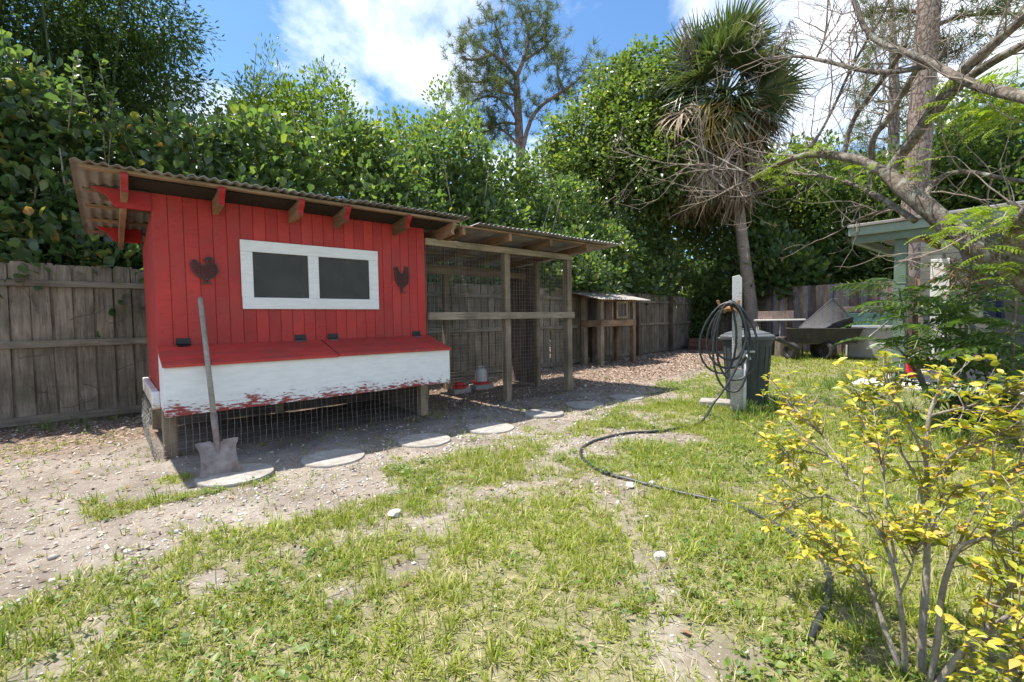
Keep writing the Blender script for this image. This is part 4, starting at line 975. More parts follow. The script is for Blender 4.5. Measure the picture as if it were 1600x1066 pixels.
b = MB(); b.beam(bc-ux*.08+Vector((0, 0, BH+.075)), bc+ux*.08+Vector((0, 0, BH+.075)), .03, .018); b.build('lid_grip', M['bin_lid'], ld, .005)

# ================================================================== GARDEN CART
cg = Vector((12.75, -1.02, 0)); cx_ = Vector((.30, -.954, 0)); cyv = Vector((.954, .30, 0))
cart = empty('garden_cart', cg, 'black plastic dump cart on fat tyres parked before the mixed board fence', 'garden cart')
def wheel(c, r_=.215, w_=.17, ax=None, parent=None):
    ax = (ax or cyv).normalized(); e1 = Vector((0, 0, 1)); e2 = ax.cross(e1)
    def rev(prof, n_=22):
        b = MB(); m_ = len(prof)
        for rr_, z in prof:
            for k in range(n_):
                a_ = 2*math.pi*k/n_; b.v.append(tuple(Vector(c)+ax*z+(e1*math.cos(a_)+e2*math.sin(a_))*rr_))
        for i in range(m_-1):
            for k in range(n_): b.f.append((i*n_+k, i*n_+(k+1) % n_, (i+1)*n_+(k+1) % n_, (i+1)*n_+k))
        return b
    h_ = w_/2
    ty = rev([(r_*.55, -h_*.8), (r_*.75, -h_), (r_*.93, -h_*.82), (r_, -h_*.4), (r_, h_*.4), (r_*.93, h_*.82), (r_*.75, h_), (r_*.55, h_*.8)]).build('wheel', M['tyre'], parent, smooth=True, angle=.7)
    rev([(.001, -h_*.35), (r_*.25, -h_*.45), (r_*.5, -h_*.4), (r_*.56, -h_*.78), (r_*.56, h_*.78), (r_*.5, h_*.4), (r_*.25, h_*.45), (.001, h_*.35)]).build('rim', M['black_plastic'], ty, smooth=True, angle=.6)
wh = [gpt(1236, 563), gpt(1293, 563), gpt(1279, 560), gpt(1346, 558)]
for w_ in wh: wheel((w_[0], w_[1], .215), parent=cart, ax=cx_*.55+cyv*.45)
tz0, tz1 = .40, .75
def tubring(z, hx, hy): return [tuple(cg+cx_*(sx*hx)+cyv*(sy*hy)+Vector((0, 0, z))) for sx, sy in ((-1, -1), (1, -1), (1, 1), (-1, 1))]
b = MB(); b.add(tubring(tz0, .60, .36)+tubring(tz1, .74, .46)+tubring(tz1+.012, .79, .51)+tubring(tz1-.018, .79, .51)+tubring(tz1, .70, .43)+tubring(tz0+.03, .57, .33),
    [(3,2,1,0)]+[(a_+k, a_+(k+1) % 4, c_+(k+1) % 4, c_+k) for a_, c_ in ((0, 4), (4, 12), (12, 8), (8, 16), (16, 20)) for k in range(4)]+[(20,21,22,23)])
b.build('tub', M['tub'], cart, .025, seg=2)
b = MB()
for k in range(-5, 6):
    for sy in (-1,):
        b.beam(cg+cx_*(k*.115)+cyv*(.362*sy)+Vector((0, 0, tz0+.02)), cg+cx_*(k*.135)+cyv*(.452*sy)+Vector((0, 0, tz1-.04)), .02, .012, cyv)
b.build('tub_rib', M['tub'], cart, kind='stuff')
b = MB(); b.beam(cg-cx_*.62+Vector((0, 0, .375)), cg+cx_*.62+Vector((0, 0, .375)), .07, .04)
b.build('chassis_bar', M['steel'], cart, .004)
for w_ in wh:
    p_ = Vector((w_[0], w_[1], .215)); q_ = cg+(p_-cg).dot(cx_)*cx_*.8+(p_-cg).dot(cyv)*cyv*.4; q_.z = .385
    b = MB(); b.tube([p_, (p_*.4+q_*.6)+Vector((0, 0, .03)), q_], .018, 6); b.build('axle_arm', M['steel'], cart, smooth=True)
he = at(1392, 499, 14.0)
b = MB(); b.tube([cg+cx_*.55+Vector((0, 0, .40)), cg+cx_*.85+Vector((0, 0, .50)), he], .022, 8); hd = b.build('pull_handle', M['steel'], cart, smooth=True)
b = MB(); b.tube([Vector(he)-cyv*.1, Vector(he)+cyv*.1], .02, 8); b.build('handle_grip', M['black_plastic'], hd, smooth=True)
ph = [at(1203, 527, 12.0), at(1218, 531, 12.0), at(1232, 539, 12.2), at(1246, 547, 12.4)]
b = MB(); b.tube(smooth_path([Vector(p_) for p_ in ph]), .05, 8); o_ = b.build('drain_pipe', M['black_plastic'], None, smooth=True); tag(o_, 'short black corrugated pipe lying between the trash bin and the cart', 'pipe')
# things lying in the cart
wp = MB(); A_, B_, C_, D_ = [Vector(at(*q_)) for q_ in ((1248, 512, 13.2), (1300, 467, 13.6), (1326, 496, 13.7), (1287, 513, 13.2))]
def grid_quad(b, A, B, C, D, n1, n2, r_):
    for i in range(n1+1): b.tube([A.lerp(B, i/n1), D.lerp(C, i/n1)], r_, 3, False)
    for j in range(n2+1): b.tube([A.lerp(D, j/n2), B.lerp(C, j/n2)], r_, 3, False)
grid_quad(wp, A_, B_, C_, D_, 24, 14, .007); E_ = Vector(at(1308, 469, 13.9)); F_ = Vector(at(1338, 508, 13.9)); grid_quad(wp, B_, E_, F_, C_, 6, 14, .007)
wp.tube([A_, B_, Vector(at(1309, 467.5, 13.5))], .010, 5); o_ = wp.build('wire_panel', M['grey_wire'], None); tag(o_, 'bent grey wire mesh panel propped in the black cart', 'wire panel')
tb = Vector(at(1312, 509, 13.55)); tb.z = 0
b = MB(); b.add([tuple(tb+cx_*(sx*a_)+cyv*(sy*c_)+Vector((0, 0, z+.10*sx))) for z, a_, c_ in ((.60, .20, .16), (.92, .26, .2)) for sx, sy in ((-1, -1), (1, -1), (1, 1), (-1, 1))],
    [(3,2,1,0), (4,5,6,7), (0,1,5,4), (1,2,6,5), (2,3,7,6), (3,0,4,7)]); o_ = b.build('plastic_tote', M['black_plastic'], None, .02, seg=2); tag(o_, 'black plastic tote tipped over under the wire panel in the cart', 'tote')

# ================================================================== BACK CORNER: CHEST, TANK, TABLE, STUMP, PLANTER
ch = Vector(at(1362, 545, 14.4)); ch.z = 0
cst = empty('storage_chest', ch, 'dirty white storage chest with pale grey lid behind the cart', 'chest')
b = MB(); b.prism([(-.5, -.32), (.5, -.32), (.5, .32), (-.5, .32)], ch+Vector((0, 0, 0)), cx_, cyv, (0, 0, .72)); b.build('body', M['chest'], cst, .02, seg=2)
b = MB(); b.prism([(-.54, -.36), (.54, -.36), (.54, .36), (-.54, .36)], ch+Vector((0, 0, .722)), cx_, cyv, (0, 0, .07)); b.build('lid', M['grey_lid'], cst, .015, seg=2)
tk = ch+cyv*.06+cx_*-.05; b = MB(); b.prism([(-.45, -.2), (.45, -.2), (.45, .2), (-.45, .2)], tk+Vector((0, 0, .794)), cx_, cyv, (0, 0, .30))
gt = b.build('glass_tank', M['teal_glass'], None, .006); gt.location = (0, 0, 0); tag(gt, 'teal tinted glass tank standing on the grey chest lid', 'tank')
bk = Vector(at(1362, 490, 14.95)); bk.z = 0
bt = empty('plank_bench', bk, 'dark weathered plank bench against the mixed board fence', 'bench')
b = MB(); b.prism([(-.75, -.14), (.95, -.14), (.95, .14), (-.75, .14)], bk+Vector((0, 0, 1.12)), cx_, cyv, (0, 0, .14)); b.build('plank', M['dark_board'], bt, .008)
for s_ in (-.65, .85):
    b = MB(); q_ = bk+cx_*s_; b.box(q_.x-.05, q_.x+.05, q_.y-.05, q_.y+.05, -.05, 1.118); b.build('leg', M['dark_board'], bt, .005)
tp = Vector(at(1216, 500, 14.3)); tp.z = 0
tb_ = empty('potting_table', tp, 'low potting table with pale top beside the palm trunk', 'table')
z_t = at(1216, 499, 14.3)[2]
b = MB(); b.prism([(-.55, -.35), (.62, -.35), (.62, .35), (-.55, .35)], tp+Vector((0, 0, z_t-.04)), cx_, cyv, (0, 0, .04)); b.build('table_top', M['table_top'], tb_, .006)
for sx, sy in ((-.48, -.28), (.05, -.28), (.55, -.28), (-.48, .28), (.55, .28)):
    q_ = tp+cx_*sx+cyv*sy; b = MB(); b.tube([q_+Vector((0, 0, -.05)), q_+Vector((0, 0, z_t-.041))], .025, 8); b.build('leg', M['steel'], tb_, smooth=True)
b = MB(); b.prism([(-.5, .25), (.35, .25), (.35, .30), (-.5, .30)], tp+Vector((0, 0, z_t+.002)), cx_, cyv, (0, 0, .22)); b.build('back_board', M['dark_board'], tb_, .004)
b = MB(); b.prism([(-.5, .0), (.02, .0), (.02, .3), (-.5, .3)], tp+Vector((0, 0, 0)), cx_, cyv, (0, 0, .55)); o_ = b.build('black_crate', M['black_plastic'], None, .01); tag(o_, 'black plastic crate under the potting table', 'crate')
st = Vector(at(1220, 520, 13.9)); st.z = 0; b = MB(); b.lathe([(.16, -.05), (.14, .1), (.13, .5), (.12, .52), (0, .525)], st, 14, close=False); o_ = b.build('tree_stump', M['bark_dark'], None, smooth=True); tag(o_, 'short upright log stump in front of the potting table', 'stump')
pl = gpt(1106, 548); P0 = Vector((13.9, 3.05, 0)); P1 = Vector((14.2, 2.05, 0))
pr = empty('timber_planter', P0, 'low red-brown timber edged planter in the fence corner', 'planter')
for k in range(3):
    for a_, c_ in ((P0, P1), (P1, P1+Vector((1.2, .3, 0))), (P0, P0+Vector((1.1, .1, 0)))):
        b = MB(); b.beam(a_+Vector((0, 0, .06+k*.125)), c_+Vector((0, 0, .06+k*.125)), .09+.004*k, .12); b.build('edging_timber', M['planter_wood'], pr, .008)
b = MB(); b.prism([(0, 0), (1.0, .15), (1.2, -.75), (.25, -.9)], P0+Vector((.05, -.05, 0)), (1, 0, 0), (0, 1, 0), (0, 0, .33)); b.build('soil', M['litter'], pr)

# black pots and small things near the porch
def pot(c, r_, h_, mat, label, cat='pot', grp=None, soil=True):
    root = empty('plant_pot', c, label, cat, grp)
    b = MB(); b.lathe([(r_*.78, 0), (r_*.98, h_*.86), (r_*1.06, h_*.87), (r_*1.06, h_), (r_*.97, h_), (r_*.93, h_*.78)], c, 32, close=False); b.build('body', mat, root, smooth=True, angle=.6)
    if soil:
        b = MB(); b.lathe([(r_*.93, h_*.78), (r_*.5, h_*.80), (0.001, h_*.82)], c, 24, close=False); b.build('soil', M['litter'], root, smooth=True)
    return root
pot_c = Vector(gpt(1535, 672)); pot(pot_c, .235, .27, M['black_plastic'], 'wide black nursery pot on the grass behind the yellow shrub')
rd = Vector(gpt(1424, 562)); 
rp = at(1424, 524, 9.6); b = MB(); b.lathe([(.07, 0), (.085, .02), (.085, .2), (.05, .26), (.025, .28), (.025, .31)], (rp[0], rp[1], .06), 16); b.v = [(v_[0], v_[1], v_[2]) for v_ in b.v]
o_ = b.build('red_container', M['red_plastic'], None, smooth=True, angle=.7); tag(o_, 'small red plastic container on the porch slab behind the green post', 'container')
tr_ = Vector(at(1448, 560, 11.2)); tr_.z = .056
rk = empty('garden_rake', tr_, 'red handled garden tool leaning on the house wall beside the white door', 'garden tool')
b = MB(); b.tube([tr_, tr_+Vector((.55, .05, 1.25))], .014, 8); b.build('pole', M['steel'], rk, smooth=True)
b = MB(); b.tube([tr_+Vector((.48, .043, 1.09)), tr_+Vector((.56, .051, 1.27))], .022, 8); b.build('grip', M['red_plastic'], rk, smooth=True)
b = MB(); b.beam(tr_+Vector((0, -.15, .02)), tr_+Vector((0, .15, .02)), .03, .03); b.build('head', M['steel'], rk, .004)
bl = Vector(at(1556, 480, 7.2)); b = MB()
for k in range(5): b.add([tuple(bl+Vector((.02*math.sin(k*2.1), -.07+.035*k, -.12))), tuple(bl+Vector((.03*math.cos(k*1.7), -.07+.035*(k+1), -.14))), tuple(bl+Vector((0.01, -.05+.025*(k+1), .12))), tuple(bl+Vector((0.01, -.05+.025*k, .12)))], [(0, 1, 2, 3)])
o_ = b.build('blue_cloth', M['blue_cloth'], None); tag(o_, 'dark blue cloth hanging beneath the leaning tree trunk', 'cloth')
for (px_, py_, s_, l_) in ((1031, 869, .026, 'white rock beside the bare sandy trail in the lawn'), (617, 802, .03, 'white rock in the thin grass below the third stepping stone'), (985, 757, .028, 'white rock just below the hose bend'),
                           (1018, 751, .02, 'small white stone beside the hose on the lawn')):
    c = gpt(px_, py_, .01); bm = bmesh.new(); bmesh.ops.create_icosphere(bm, subdivisions=2, radius=1); rs = random.Random(px_)
    for v_ in bm.verts: v_.co *= 1+rs.uniform(-.16, .16)
    bmesh.ops.scale(bm, vec=(s_*1.25, s_, s_*.75), verts=bm.verts); me = bpy.data.meshes.new('rock'); bm.to_mesh(me); bm.free()
    o_ = link_mesh('rock', me, M['rock']); o_.location = (c[0], c[1], float(gh(c[0], c[1]))+s_*.45); tag(o_, l_, 'rock', 'white rocks in the lawn')
def fence_y(x):
    return np.interp(x, [q[0] for q in F1], [q[1] for q in F1])
# ================================================================== VEGETATION
UPV = np.array([0, 0, 1.0])
def L_(px, py, d, r): return (at(px, py, d), r)
def leaf_cloud(name, parent, lobes, n_cl, k, size, mat, tpl=LEAF2, cl_r=0.35, shell=0.55, up=0.5, droop=0.0, szvar=0.3, keep=None, kind='stuff', seed=1):
    """clusters of leaves spread through lobes (centre, radii); gaps stay between the clusters"""
    g = np.random.default_rng(seed)
    L = [(np.array(c, float), np.array(r, float)) for c, r in lobes]
    vol = np.array([np.prod(r)**(2/3) for _, r in L]); vol = vol/vol.sum()
    cnt = g.multinomial(n_cl, vol); CC = []; OD = []
    for (c, r), q in zip(L, cnt):
        d = nrm(g.normal(size=(q, 3))); rad = 1-(1-shell)*g.random(q)**1.6
        rad = rad*(0.82+0.36*fbm(d[:, 0]*2.3+c[0], d[:, 1]*2.3+d[:, 2]*1.7+c[1], seed+5, 3))
        CC.append(c+d*rad[:, None]*r); OD.append(d)
    CC = np.concatenate(CC); OD = np.concatenate(OD)
    if keep is not None: q = keep(CC); CC, OD = CC[q], OD[q]
    n = len(CC)*k
    C2 = np.repeat(CC, k, 0); O2 = np.repeat(OD, k, 0)
    off = nrm(g.normal(size=(n, 3)))*(g.random((n, 1))**.5)*cl_r
    ax = nrm(O2*0.5+off/cl_r*0.7+UPV*up+g.normal(size=(n, 3))*0.35-UPV*droop)
    nn = nrm(UPV*0.9+O2*0.5+g.normal(size=(n, 3))*0.55)
    s = size*(1+szvar*g.normal(size=n)).clip(0.4, 1.9)
    return scatter(name, tpl[0], tpl[1], frames(ax, nn, s), C2+off, mat, parent, kind)

def trunk_obj(parent, pts, rad, mat, name='trunk', n=10, it=1, wob=0.0, seed=0):
    P = smooth_path([Vector([float(c) for c in p]) for p in pts], it)
    r_ = np.interp(np.linspace(0, 1, len(P)), np.linspace(0, 1, len(rad)), rad)
    rs = random.Random(seed)
    r_ = [float(a)*(1+rs.uniform(-wob, wob)) for a in r_]
    b = MB(); b.tube(P, r_, n); return b.build(name, mat, parent, smooth=True), P

def limbs(parent, base, lobes, r0, mat, seed=0, name='branch'):
    rs = random.Random(seed)
    for c, r in lobes:
        c = Vector([float(q) for q in c]); p0 = Vector(base)
        mid = p0.lerp(c, .5)+Vector((rs.uniform(-.3, .3), rs.uniform(-.3, .3), rs.uniform(0, .3)))
        b = MB(); b.tube(smooth_path([p0, mid, c], 2), [r0*(1-.8*i/12) for i in range(13)][:len(smooth_path([p0, mid, c], 2))] if False else list(np.linspace(r0, r0*.2, len(smooth_path([p0, mid, c], 2)))), 6)
        for k in range(3):
            e = c+Vector((rs.uniform(-1, 1)*r[0], rs.uniform(-1, 1)*r[1], rs.uniform(-.2, 1)*r[2]))*.7
            s_ = mid.lerp(c, .6); b.tube(smooth_path([s_, s_.lerp(e, .5)+Vector((0, 0, .1)), e], 1), list(np.linspace(r0*.35, r0*.08, 6))[:len(smooth_path([s_, s_.lerp(e, .5), e], 1))], 5)
        b.build(name, mat, parent, smooth=True)

# ---- hedge of broad-leaved shrubs beyond the fence
HS = [ # x, y, top z, rx, ry, near?, label
 (-2.9, 3.5, 4.3, 1.15, .95, 1, 'broad-leaved hedge shrub with yellowing leaves at the picture edge beyond the grey fence'),
 (-1.1, 3.3, 4.15, 1.05, .85, 1, 'broad-leaved hedge shrub rising above the grey fence left of the coop roof'),
 (0.4, 3.3, 3.8, 1.0, .8, 1, 'lower broad-leaved hedge shrub just above the left half of the coop roof'),
 (1.9, 3.4, 4.3, 1.1, .85, 1, 'broad-leaved hedge shrub with bare sprigs above the middle of the coop roof'),
 (3.5, 3.4, 4.55, 1.15, .9, 0, 'broad-leaved hedge shrub above the joint of coop roof and run roof'),
 (5.2, 3.5, 4.95, 1.3, .95, 0, 'tall broad-leaved hedge shrub right behind the run roof'),
 (7.0, 3.6, 4.9, 1.35, 1.0, 0, 'broad-leaved hedge shrub behind the right end of the run roof'),
 (9.0, 3.9, 4.7, 1.5, 1.05, 0, 'broad-leaved hedge shrub directly above the tin-roofed hutch'),
 (11.2, 4.2, 4.85, 1.5, 1.1, 0, 'broad-leaved hedge shrub right of the hutch, above the dark brown fence post'),
 (13.5, 4.6, 4.5, 1.55, 1.15, 0, 'broad-leaved hedge shrub nearest the palm in the fence corner'),
]
obo = np_mesh('leaf', np.array(LEAFO[0])*1.0, np.concatenate(LEAFO[1]), np.arange(4)*4)
for i, (x, y, zt, rx, ry, near, lb) in enumerate(HS):
    root = empty('hedge_shrub', (x, y, 0), lb, 'shrub', 'broad-leaved shrubs along the fence')
    g = np.random.default_rng(100+i); lobes = []
    zb = 1.15 if x < 7.5 else 1.5
    for k in range(9):
        f = k/8; z = zb+(zt-zb)*(0.15+.70*f); wd = 1.22*(1-.22*f**2)
        lobes.append(((x+g.uniform(-.6, .6)*rx*wd, y+g.uniform(-.45, .35)*ry+((.45-1.15*(1-f)) if not near else (.25-.55*(1-f))), z), (rx*g.uniform(.5, .75)*wd, ry*g.uniform(.45, .7), (zt-zb)*g.uniform(.17, .26))))
    size = .105 if near else .10
    nb = 1050 if near else 1200
    mat = M['clusia_l'] if i < 3 else M['clusia']
    for k in range(5):
        a = Vector((x+g.uniform(-.3, .3), y+g.uniform(-.2, .2), -.1)); e = Vector((x+g.uniform(-.8, .8)*rx, y+g.uniform(-.6, .5)*ry, zt-.3-g.random()*.6))
        P_ = smooth_path([a, a.lerp(e, .4)+Vector((g.uniform(-.2, .2), 0, .2)), e-Vector((0, 0, .35))], 2); b = MB(); b.tube(P_, list(np.linspace(.032, .006, len(P_))), 6); b.build('stem', M['bark_shrub'], root, smooth=True)
    leaf_cloud('foliage', root, lobes, nb, 9, size, mat, LEAFO, cl_r=.17, shell=.45, up=.35, seed=200+i, keep=lambda C: (C[:, 1] > fence_y(C[:, 0])+.02) | (C[:, 2] > 1.72))
    # upright sprigs over the top
    sp = MB(); tips = []
    for k in range(9 if near else 7):
        px_ = x+g.uniform(-.95, .95)*rx; py_ = y+g.uniform(-.6, .3)*ry; z0 = zt-.55-g.random()*.3; hgt = g.uniform(.45, 1.0)
        e = np.array([px_+g.uniform(-.15, .15), py_+g.uniform(-.1, .1), z0+hgt]); a = np.array([px_, py_, z0])
        sp.tube([a, (a+e)/2+g.normal(size=3)*.02, e], [.006, .005, .003], 5)
        for q in np.linspace(.15, 1, 14): tips.append(a+(e-a)*q)
    sp.build('twig', M['bark_twig'], root, smooth=True, kind='stuff')
    T = np.array(tips); n = len(T)*2; T = np.repeat(T, 2, 0); d = rdir(n); d[:, 2] = np.abs(d[:, 2])*.8+.25
    scatter('sprig_leaves', LEAFO[0], LEAFO[1], frames(d, nrm(UPV+.6*rdir(n)), size*.8*(1+.25*rng.normal(size=n)).clip(.5, 1.5)), T, mat, root, 'stuff')
    if near:   # the leaves one can pick out singly, on the face towards the yard
        nl = 95; lc = []; 
        while len(lc) < nl:
            c, r = lobes[g.integers(len(lobes))]; d = nrm(g.normal(size=3)); d[1] = -abs(d[1])
            p = np.array(c)+d*np.array(r)*g.uniform(.95, 1.08)
            if p[2] > 1.5 and (p[1] > fence_y(np.array([p[0]]))[0]+.03 or p[2] > 1.85): lc.append((p, d))
        for p, d in lc:
            ax = nrm(d*.5+UPV*g.uniform(-.3, .7)+g.normal(size=3)*.5); nn = nrm(d*.8+UPV*.7+g.normal(size=3)*.4); s_ = size*g.uniform(.85, 1.35)
            R = frames(ax[None], nn[None], np.array([s_]))[0]
            q = link_mesh('leaf', obo, mat, root); p2 = p-np.array(wloc(root)); q.matrix_local = Matrix(((*R[0], p2[0]), (*R[1], p2[1]), (*R[2], p2[2]), (0, 0, 0, 1)))

dv = empty('dead_vine', (-.8, 2.37, .9), 'dry dark vine twigs clinging to the grey fence left of the coop', 'vine'); g = np.random.default_rng(91)
b = MB()
for (px_, py_) in ((60, 490), (30, 560), (130, 600), (110, 500), (170, 505), (40, 600), (180, 580), (150, 620), (70, 640)):
    q_ = ypt(px_, py_, 2.355); dd = nrm(np.array([g.normal(), 0, g.normal()*.5])); P_ = [q_]
    for k in range(7): dd = nrm(dd+np.array([g.normal()*.35, 0, g.normal()*.35])); P_.append(P_[-1]+dd*.06+np.array([0, g.normal()*.004, 0]))
    b.tube(P_, list(np.linspace(.004, .0015, 8)), 4, False); b.tube([P_[3], P_[3]+np.array([.05, 0, .07]), P_[3]+np.array([.08, 0, .05])], .002, 3, False)
b.build('twigs', M['bark_dark'], dv, kind='stuff')

# ---- bamboo, upper left
bam = empty('bamboo_clump', (-1.6, 6.2, 0), 'tall dark feathery bamboo clump rising over the hedge in the upper left corner', 'bamboo')
g = np.random.default_rng(31); T = []; A = []
for k in range(26):
    bx = -2.2+g.uniform(-2.6, 2.2); by = 6.4+g.uniform(-.8, 1.2); top = np.array([bx+g.uniform(-.6, 1.9), by+g.uniform(-1.6, .6), g.uniform(6.0, 10.5)])
    a = np.array([bx, by, 0.]); mid = (a+top)/2+np.array([g.uniform(-.2, .1), 0, .8]); P = smooth_path([Vector(a), Vector(mid), Vector(top)], 3)
    b = MB(); b.tube(P, list(np.linspace(.026, .006, len(P))), 6); b.build('culm', M['culm'], bam, smooth=True)
    for q in P[len(P)//4:]:
        for s_ in range(9):
            d = nrm(g.normal(size=3)*np.array([1, 1, .35])+np.array([.2, -.2, .1])); L = g.uniform(.3, 1.0)
            for u in np.linspace(.2, 1, 8):
                p = np.array(q)+d*L*u-UPV*(.35*u*u*L); 
                for _ in range(3): T.append(p+g.normal(size=3)*.06); A.append(nrm(d*.6-UPV*.25+g.normal(size=3)*.5))
T = np.array(T); A = np.array(A); print('bamboo leaves', len(T))
if len(T) > 80000: q = g.choice(len(T), 80000, replace=False); T, A = T[q], A[q]
leaf_cloud('foliage', bam, [L_(110, 90, 11, (1.3, .9, 1.2)), L_(170, 60, 11, (1.2, .9, 1.1)), L_(235, 50, 11, (.9, .8, .8)), L_(180, 140, 10.8, (1.3, .9, .9)), L_(245, 140, 10.8, (.9, .8, .7)), L_(60, 30, 11, (1.3, .9, 1.1)), L_(110, 170, 10.6, (1.2, .9, .8)), L_(215, 190, 10.6, (1.2, .8, .6)), L_(20, 80, 11, (1.2, .9, 1.2)), L_(285, 60, 11, (.45, .5, .4))], 900, 26, .105, M['bamboo'], LEAFN, cl_r=.34, shell=.3, up=-.1, droop=.2, seed=32)
scatter('foliage', LEAFN[0], LEAFN[1], frames(A, nrm(UPV+.7*rdir(len(A))), .105*(1+.25*rng.normal(size=len(A))).clip(.5, 1.6)), T, M['bamboo'], bam, 'stuff')

# ---- background trees
def tree(name, label, base, lobes, n_cl, k, size, mat, tr=.16, bark='bark_dark', tpl=LEAF2, cl_r=.4, seed=1, split=.45, **kw):
    root = empty(name, (base[0], base[1], 0), label, 'tree', 'trees beyond the fence')
    cz = min(c[2] for c, r in lobes); top = Vector((base[0], base[1], max(1.2, cz*split+.4)))
    trunk_obj(root, [(base[0], base[1], -.1), (base[0]+.1, base[1], top.z*.5), top], [tr*1.2, tr, tr*.8], M[bark])
    limbs(root, top, lobes, tr*.5, M[bark], seed)
    leaf_cloud('crown', root, lobes, n_cl, k, size, mat, tpl, cl_r=cl_r, seed=seed, **kw)
    return root
tree('leafy_tree', 'lime green fine-leaved tree behind the hedge over the middle of the coop roof', (2.6, 6.2),
     [L_(440, 195, 10.5, (.8, .9, .7)), L_(500, 200, 10.5, (.7, .9, .7)), L_(460, 170, 10.5, (.5, .6, .45)), L_(570, 235, 10.5, (.7, .8, .5)), L_(610, 250, 10.5, (.8, .8, .5)), L_(400, 235, 10, (.9, .9, .7)), L_(535, 250, 10.5, (.8, .9, .7)), L_(395, 190, 10.5, (.5, .6, .5)), L_(505, 150, 10.5, (.45, .5, .45)), L_(450, 270, 10, (1.2, 1, .7))], 900, 16, .075, M['lime'], .12, cl_r=.26, seed=51)
tree('leafy_tree', 'slender pale tree with upright sprays behind the hedge left of the pine', (6.6, 8.0),
     [L_(690, 165, 13, (.28, .3, .7)), L_(655, 215, 13, (.5, .5, .5)), L_(725, 200, 13.5, (.4, .5, .6)), L_(640, 225, 12.5, (.9, .8, .7)), L_(700, 230, 12.5, (1.0, .8, .8))], 330, 14, .09, M['lime'], .09, cl_r=.3, seed=52)
tree('leafy_tree', 'thin wispy tree top over the hedge beside the bamboo', (1.2, 6.6),
     [L_(415, 105, 10.5, (.26, .28, .5)), L_(508, 125, 10.5, (.26, .3, .35)), L_(395, 140, 10.5, (.3, .35, .35)), L_(430, 130, 10.5, (.3, .3, .4))], 70, 12, .09, M['clusia'], .05, tpl=LEAFN, cl_r=.2, seed=53)
tree('leafy_tree', 'big bushy mid green tree standing left of the palm', (13.4, 7.6),
     [L_(930, 200, 17, (1.4, 1.5, 1.1)), L_(1000, 165, 17, (1.3, 1.4, 1.2)), L_(900, 235, 16.5, (1.3, 1.4, 1.1)), L_(980, 230, 16.5, (1.8, 1.5, 1.3)), L_(1050, 210, 17, (1.5, 1.4, 1.3)), L_(935, 280, 16, (1.8, 1.4, 1.1)), L_(1030, 280, 16, (1.9, 1.4, 1.2)), L_(955, 135, 17.5, (.8, .9, .7)), L_(1090, 265, 16.5, (1.6, 1.4, 1.4)), L_(1000, 110, 18, (.9, .8, .7)), L_(1060, 110, 18, (1.0, .8, .9)), L_(865, 285, 16, (1.2, 1.2, .9))], 2100, 22, .135, M['mango'], .25, cl_r=.42, seed=54, droop=.45, up=.2)
tree('leafy_tree', 'loose olive green tree behind the fence right of the palm trunk', (22.0, 3.0),
     [L_(1215, 300, 21, (1.6, 1.6, 1.5)), L_(1265, 290, 21, (1.6, 1.6, 1.5)), L_(1240, 360, 20.5, (1.9, 1.5, 1.5)), L_(1200, 390, 20, (1.7, 1.5, 1.5)), L_(1285, 350, 21, (1.4, 1.4, 1.4)), L_(1180, 330, 20.5, (1.6, 1.5, 1.6))], 1100, 22, .14, M['mango'], .2, cl_r=.5, seed=55)
tree('leafy_tree', 'dark glossy tree behind the mixed board fence left of the green porch post', (20.5, 0.2),
     [L_(1310, 390, 19.5, (1.4, 1.4, 1.2)), L_(1370, 390, 19, (1.5, 1.4, 1.3)), L_(1350, 310, 19.5, (1.6, 1.5, 1.4)), L_(1400, 330, 19.5, (1.6, 1.5, 1.5)), L_(1330, 425, 19, (1.6, 1.3, .9)), L_(1405, 430, 19, (1.8, 1.3, .9)), L_(1310, 310, 20, (1.0, 1., 1.))], 1200, 20, .15, M['dark'], .2, cl_r=.45, seed=56)
tree('leafy_tree', 'low light green shrubby tree above the fence corner right of the palm trunk', (18.3, 3.0),
     [L_(1215, 420, 17.5, (1.1, 1., .8)), L_(1180, 425, 17.5, (.9, .9, .8)), L_(1250, 435, 17.5, (1.0, .9, .6)), L_(1205, 385, 17.8, (.7, .7, .7))], 260, 16, .19, M['clusia'], .08, cl_r=.35, seed=57)
tree('leafy_tree', 'dark tree mass seen through the bare branches right of the pine trunk', (21.5, -4.0),
     [L_(1480, 290, 20, (1.9, 1.7, 1.5)), L_(1540, 260, 20, (1.9, 1.7, 1.6)), L_(1600, 260, 20, (2.0, 1.7, 1.8)), L_(1510, 220, 21, (1.4, 1.4, 1.2)), L_(1450, 350, 20, (1.8, 1.7, 1.5)), L_(1530, 330, 20, (2.2, 1.7, 1.5)), L_(1640, 330, 20, (2.2, 1.7, 1.7))], 1200, 20, .16, M['dark'], .22, cl_r=.5, seed=58)
tree('leafy_tree', 'shaded evergreen tree filling the gap behind the hedge and the palm', (17.6, 8.0),
     [L_(1090, 330, 19, (1.9, 1.7, 1.6)), L_(1140, 370, 19, (1.8, 1.6, 1.6)), L_(1050, 330, 19, (1.8, 1.6, 1.6)), L_(1120, 300, 19.5, (1.5, 1.5, 1.3)), L_(1160, 420, 18.8, (1.4, 1.2, 1.1))], 800, 20, .15, M['dark'], .2, cl_r=.5, seed=59)
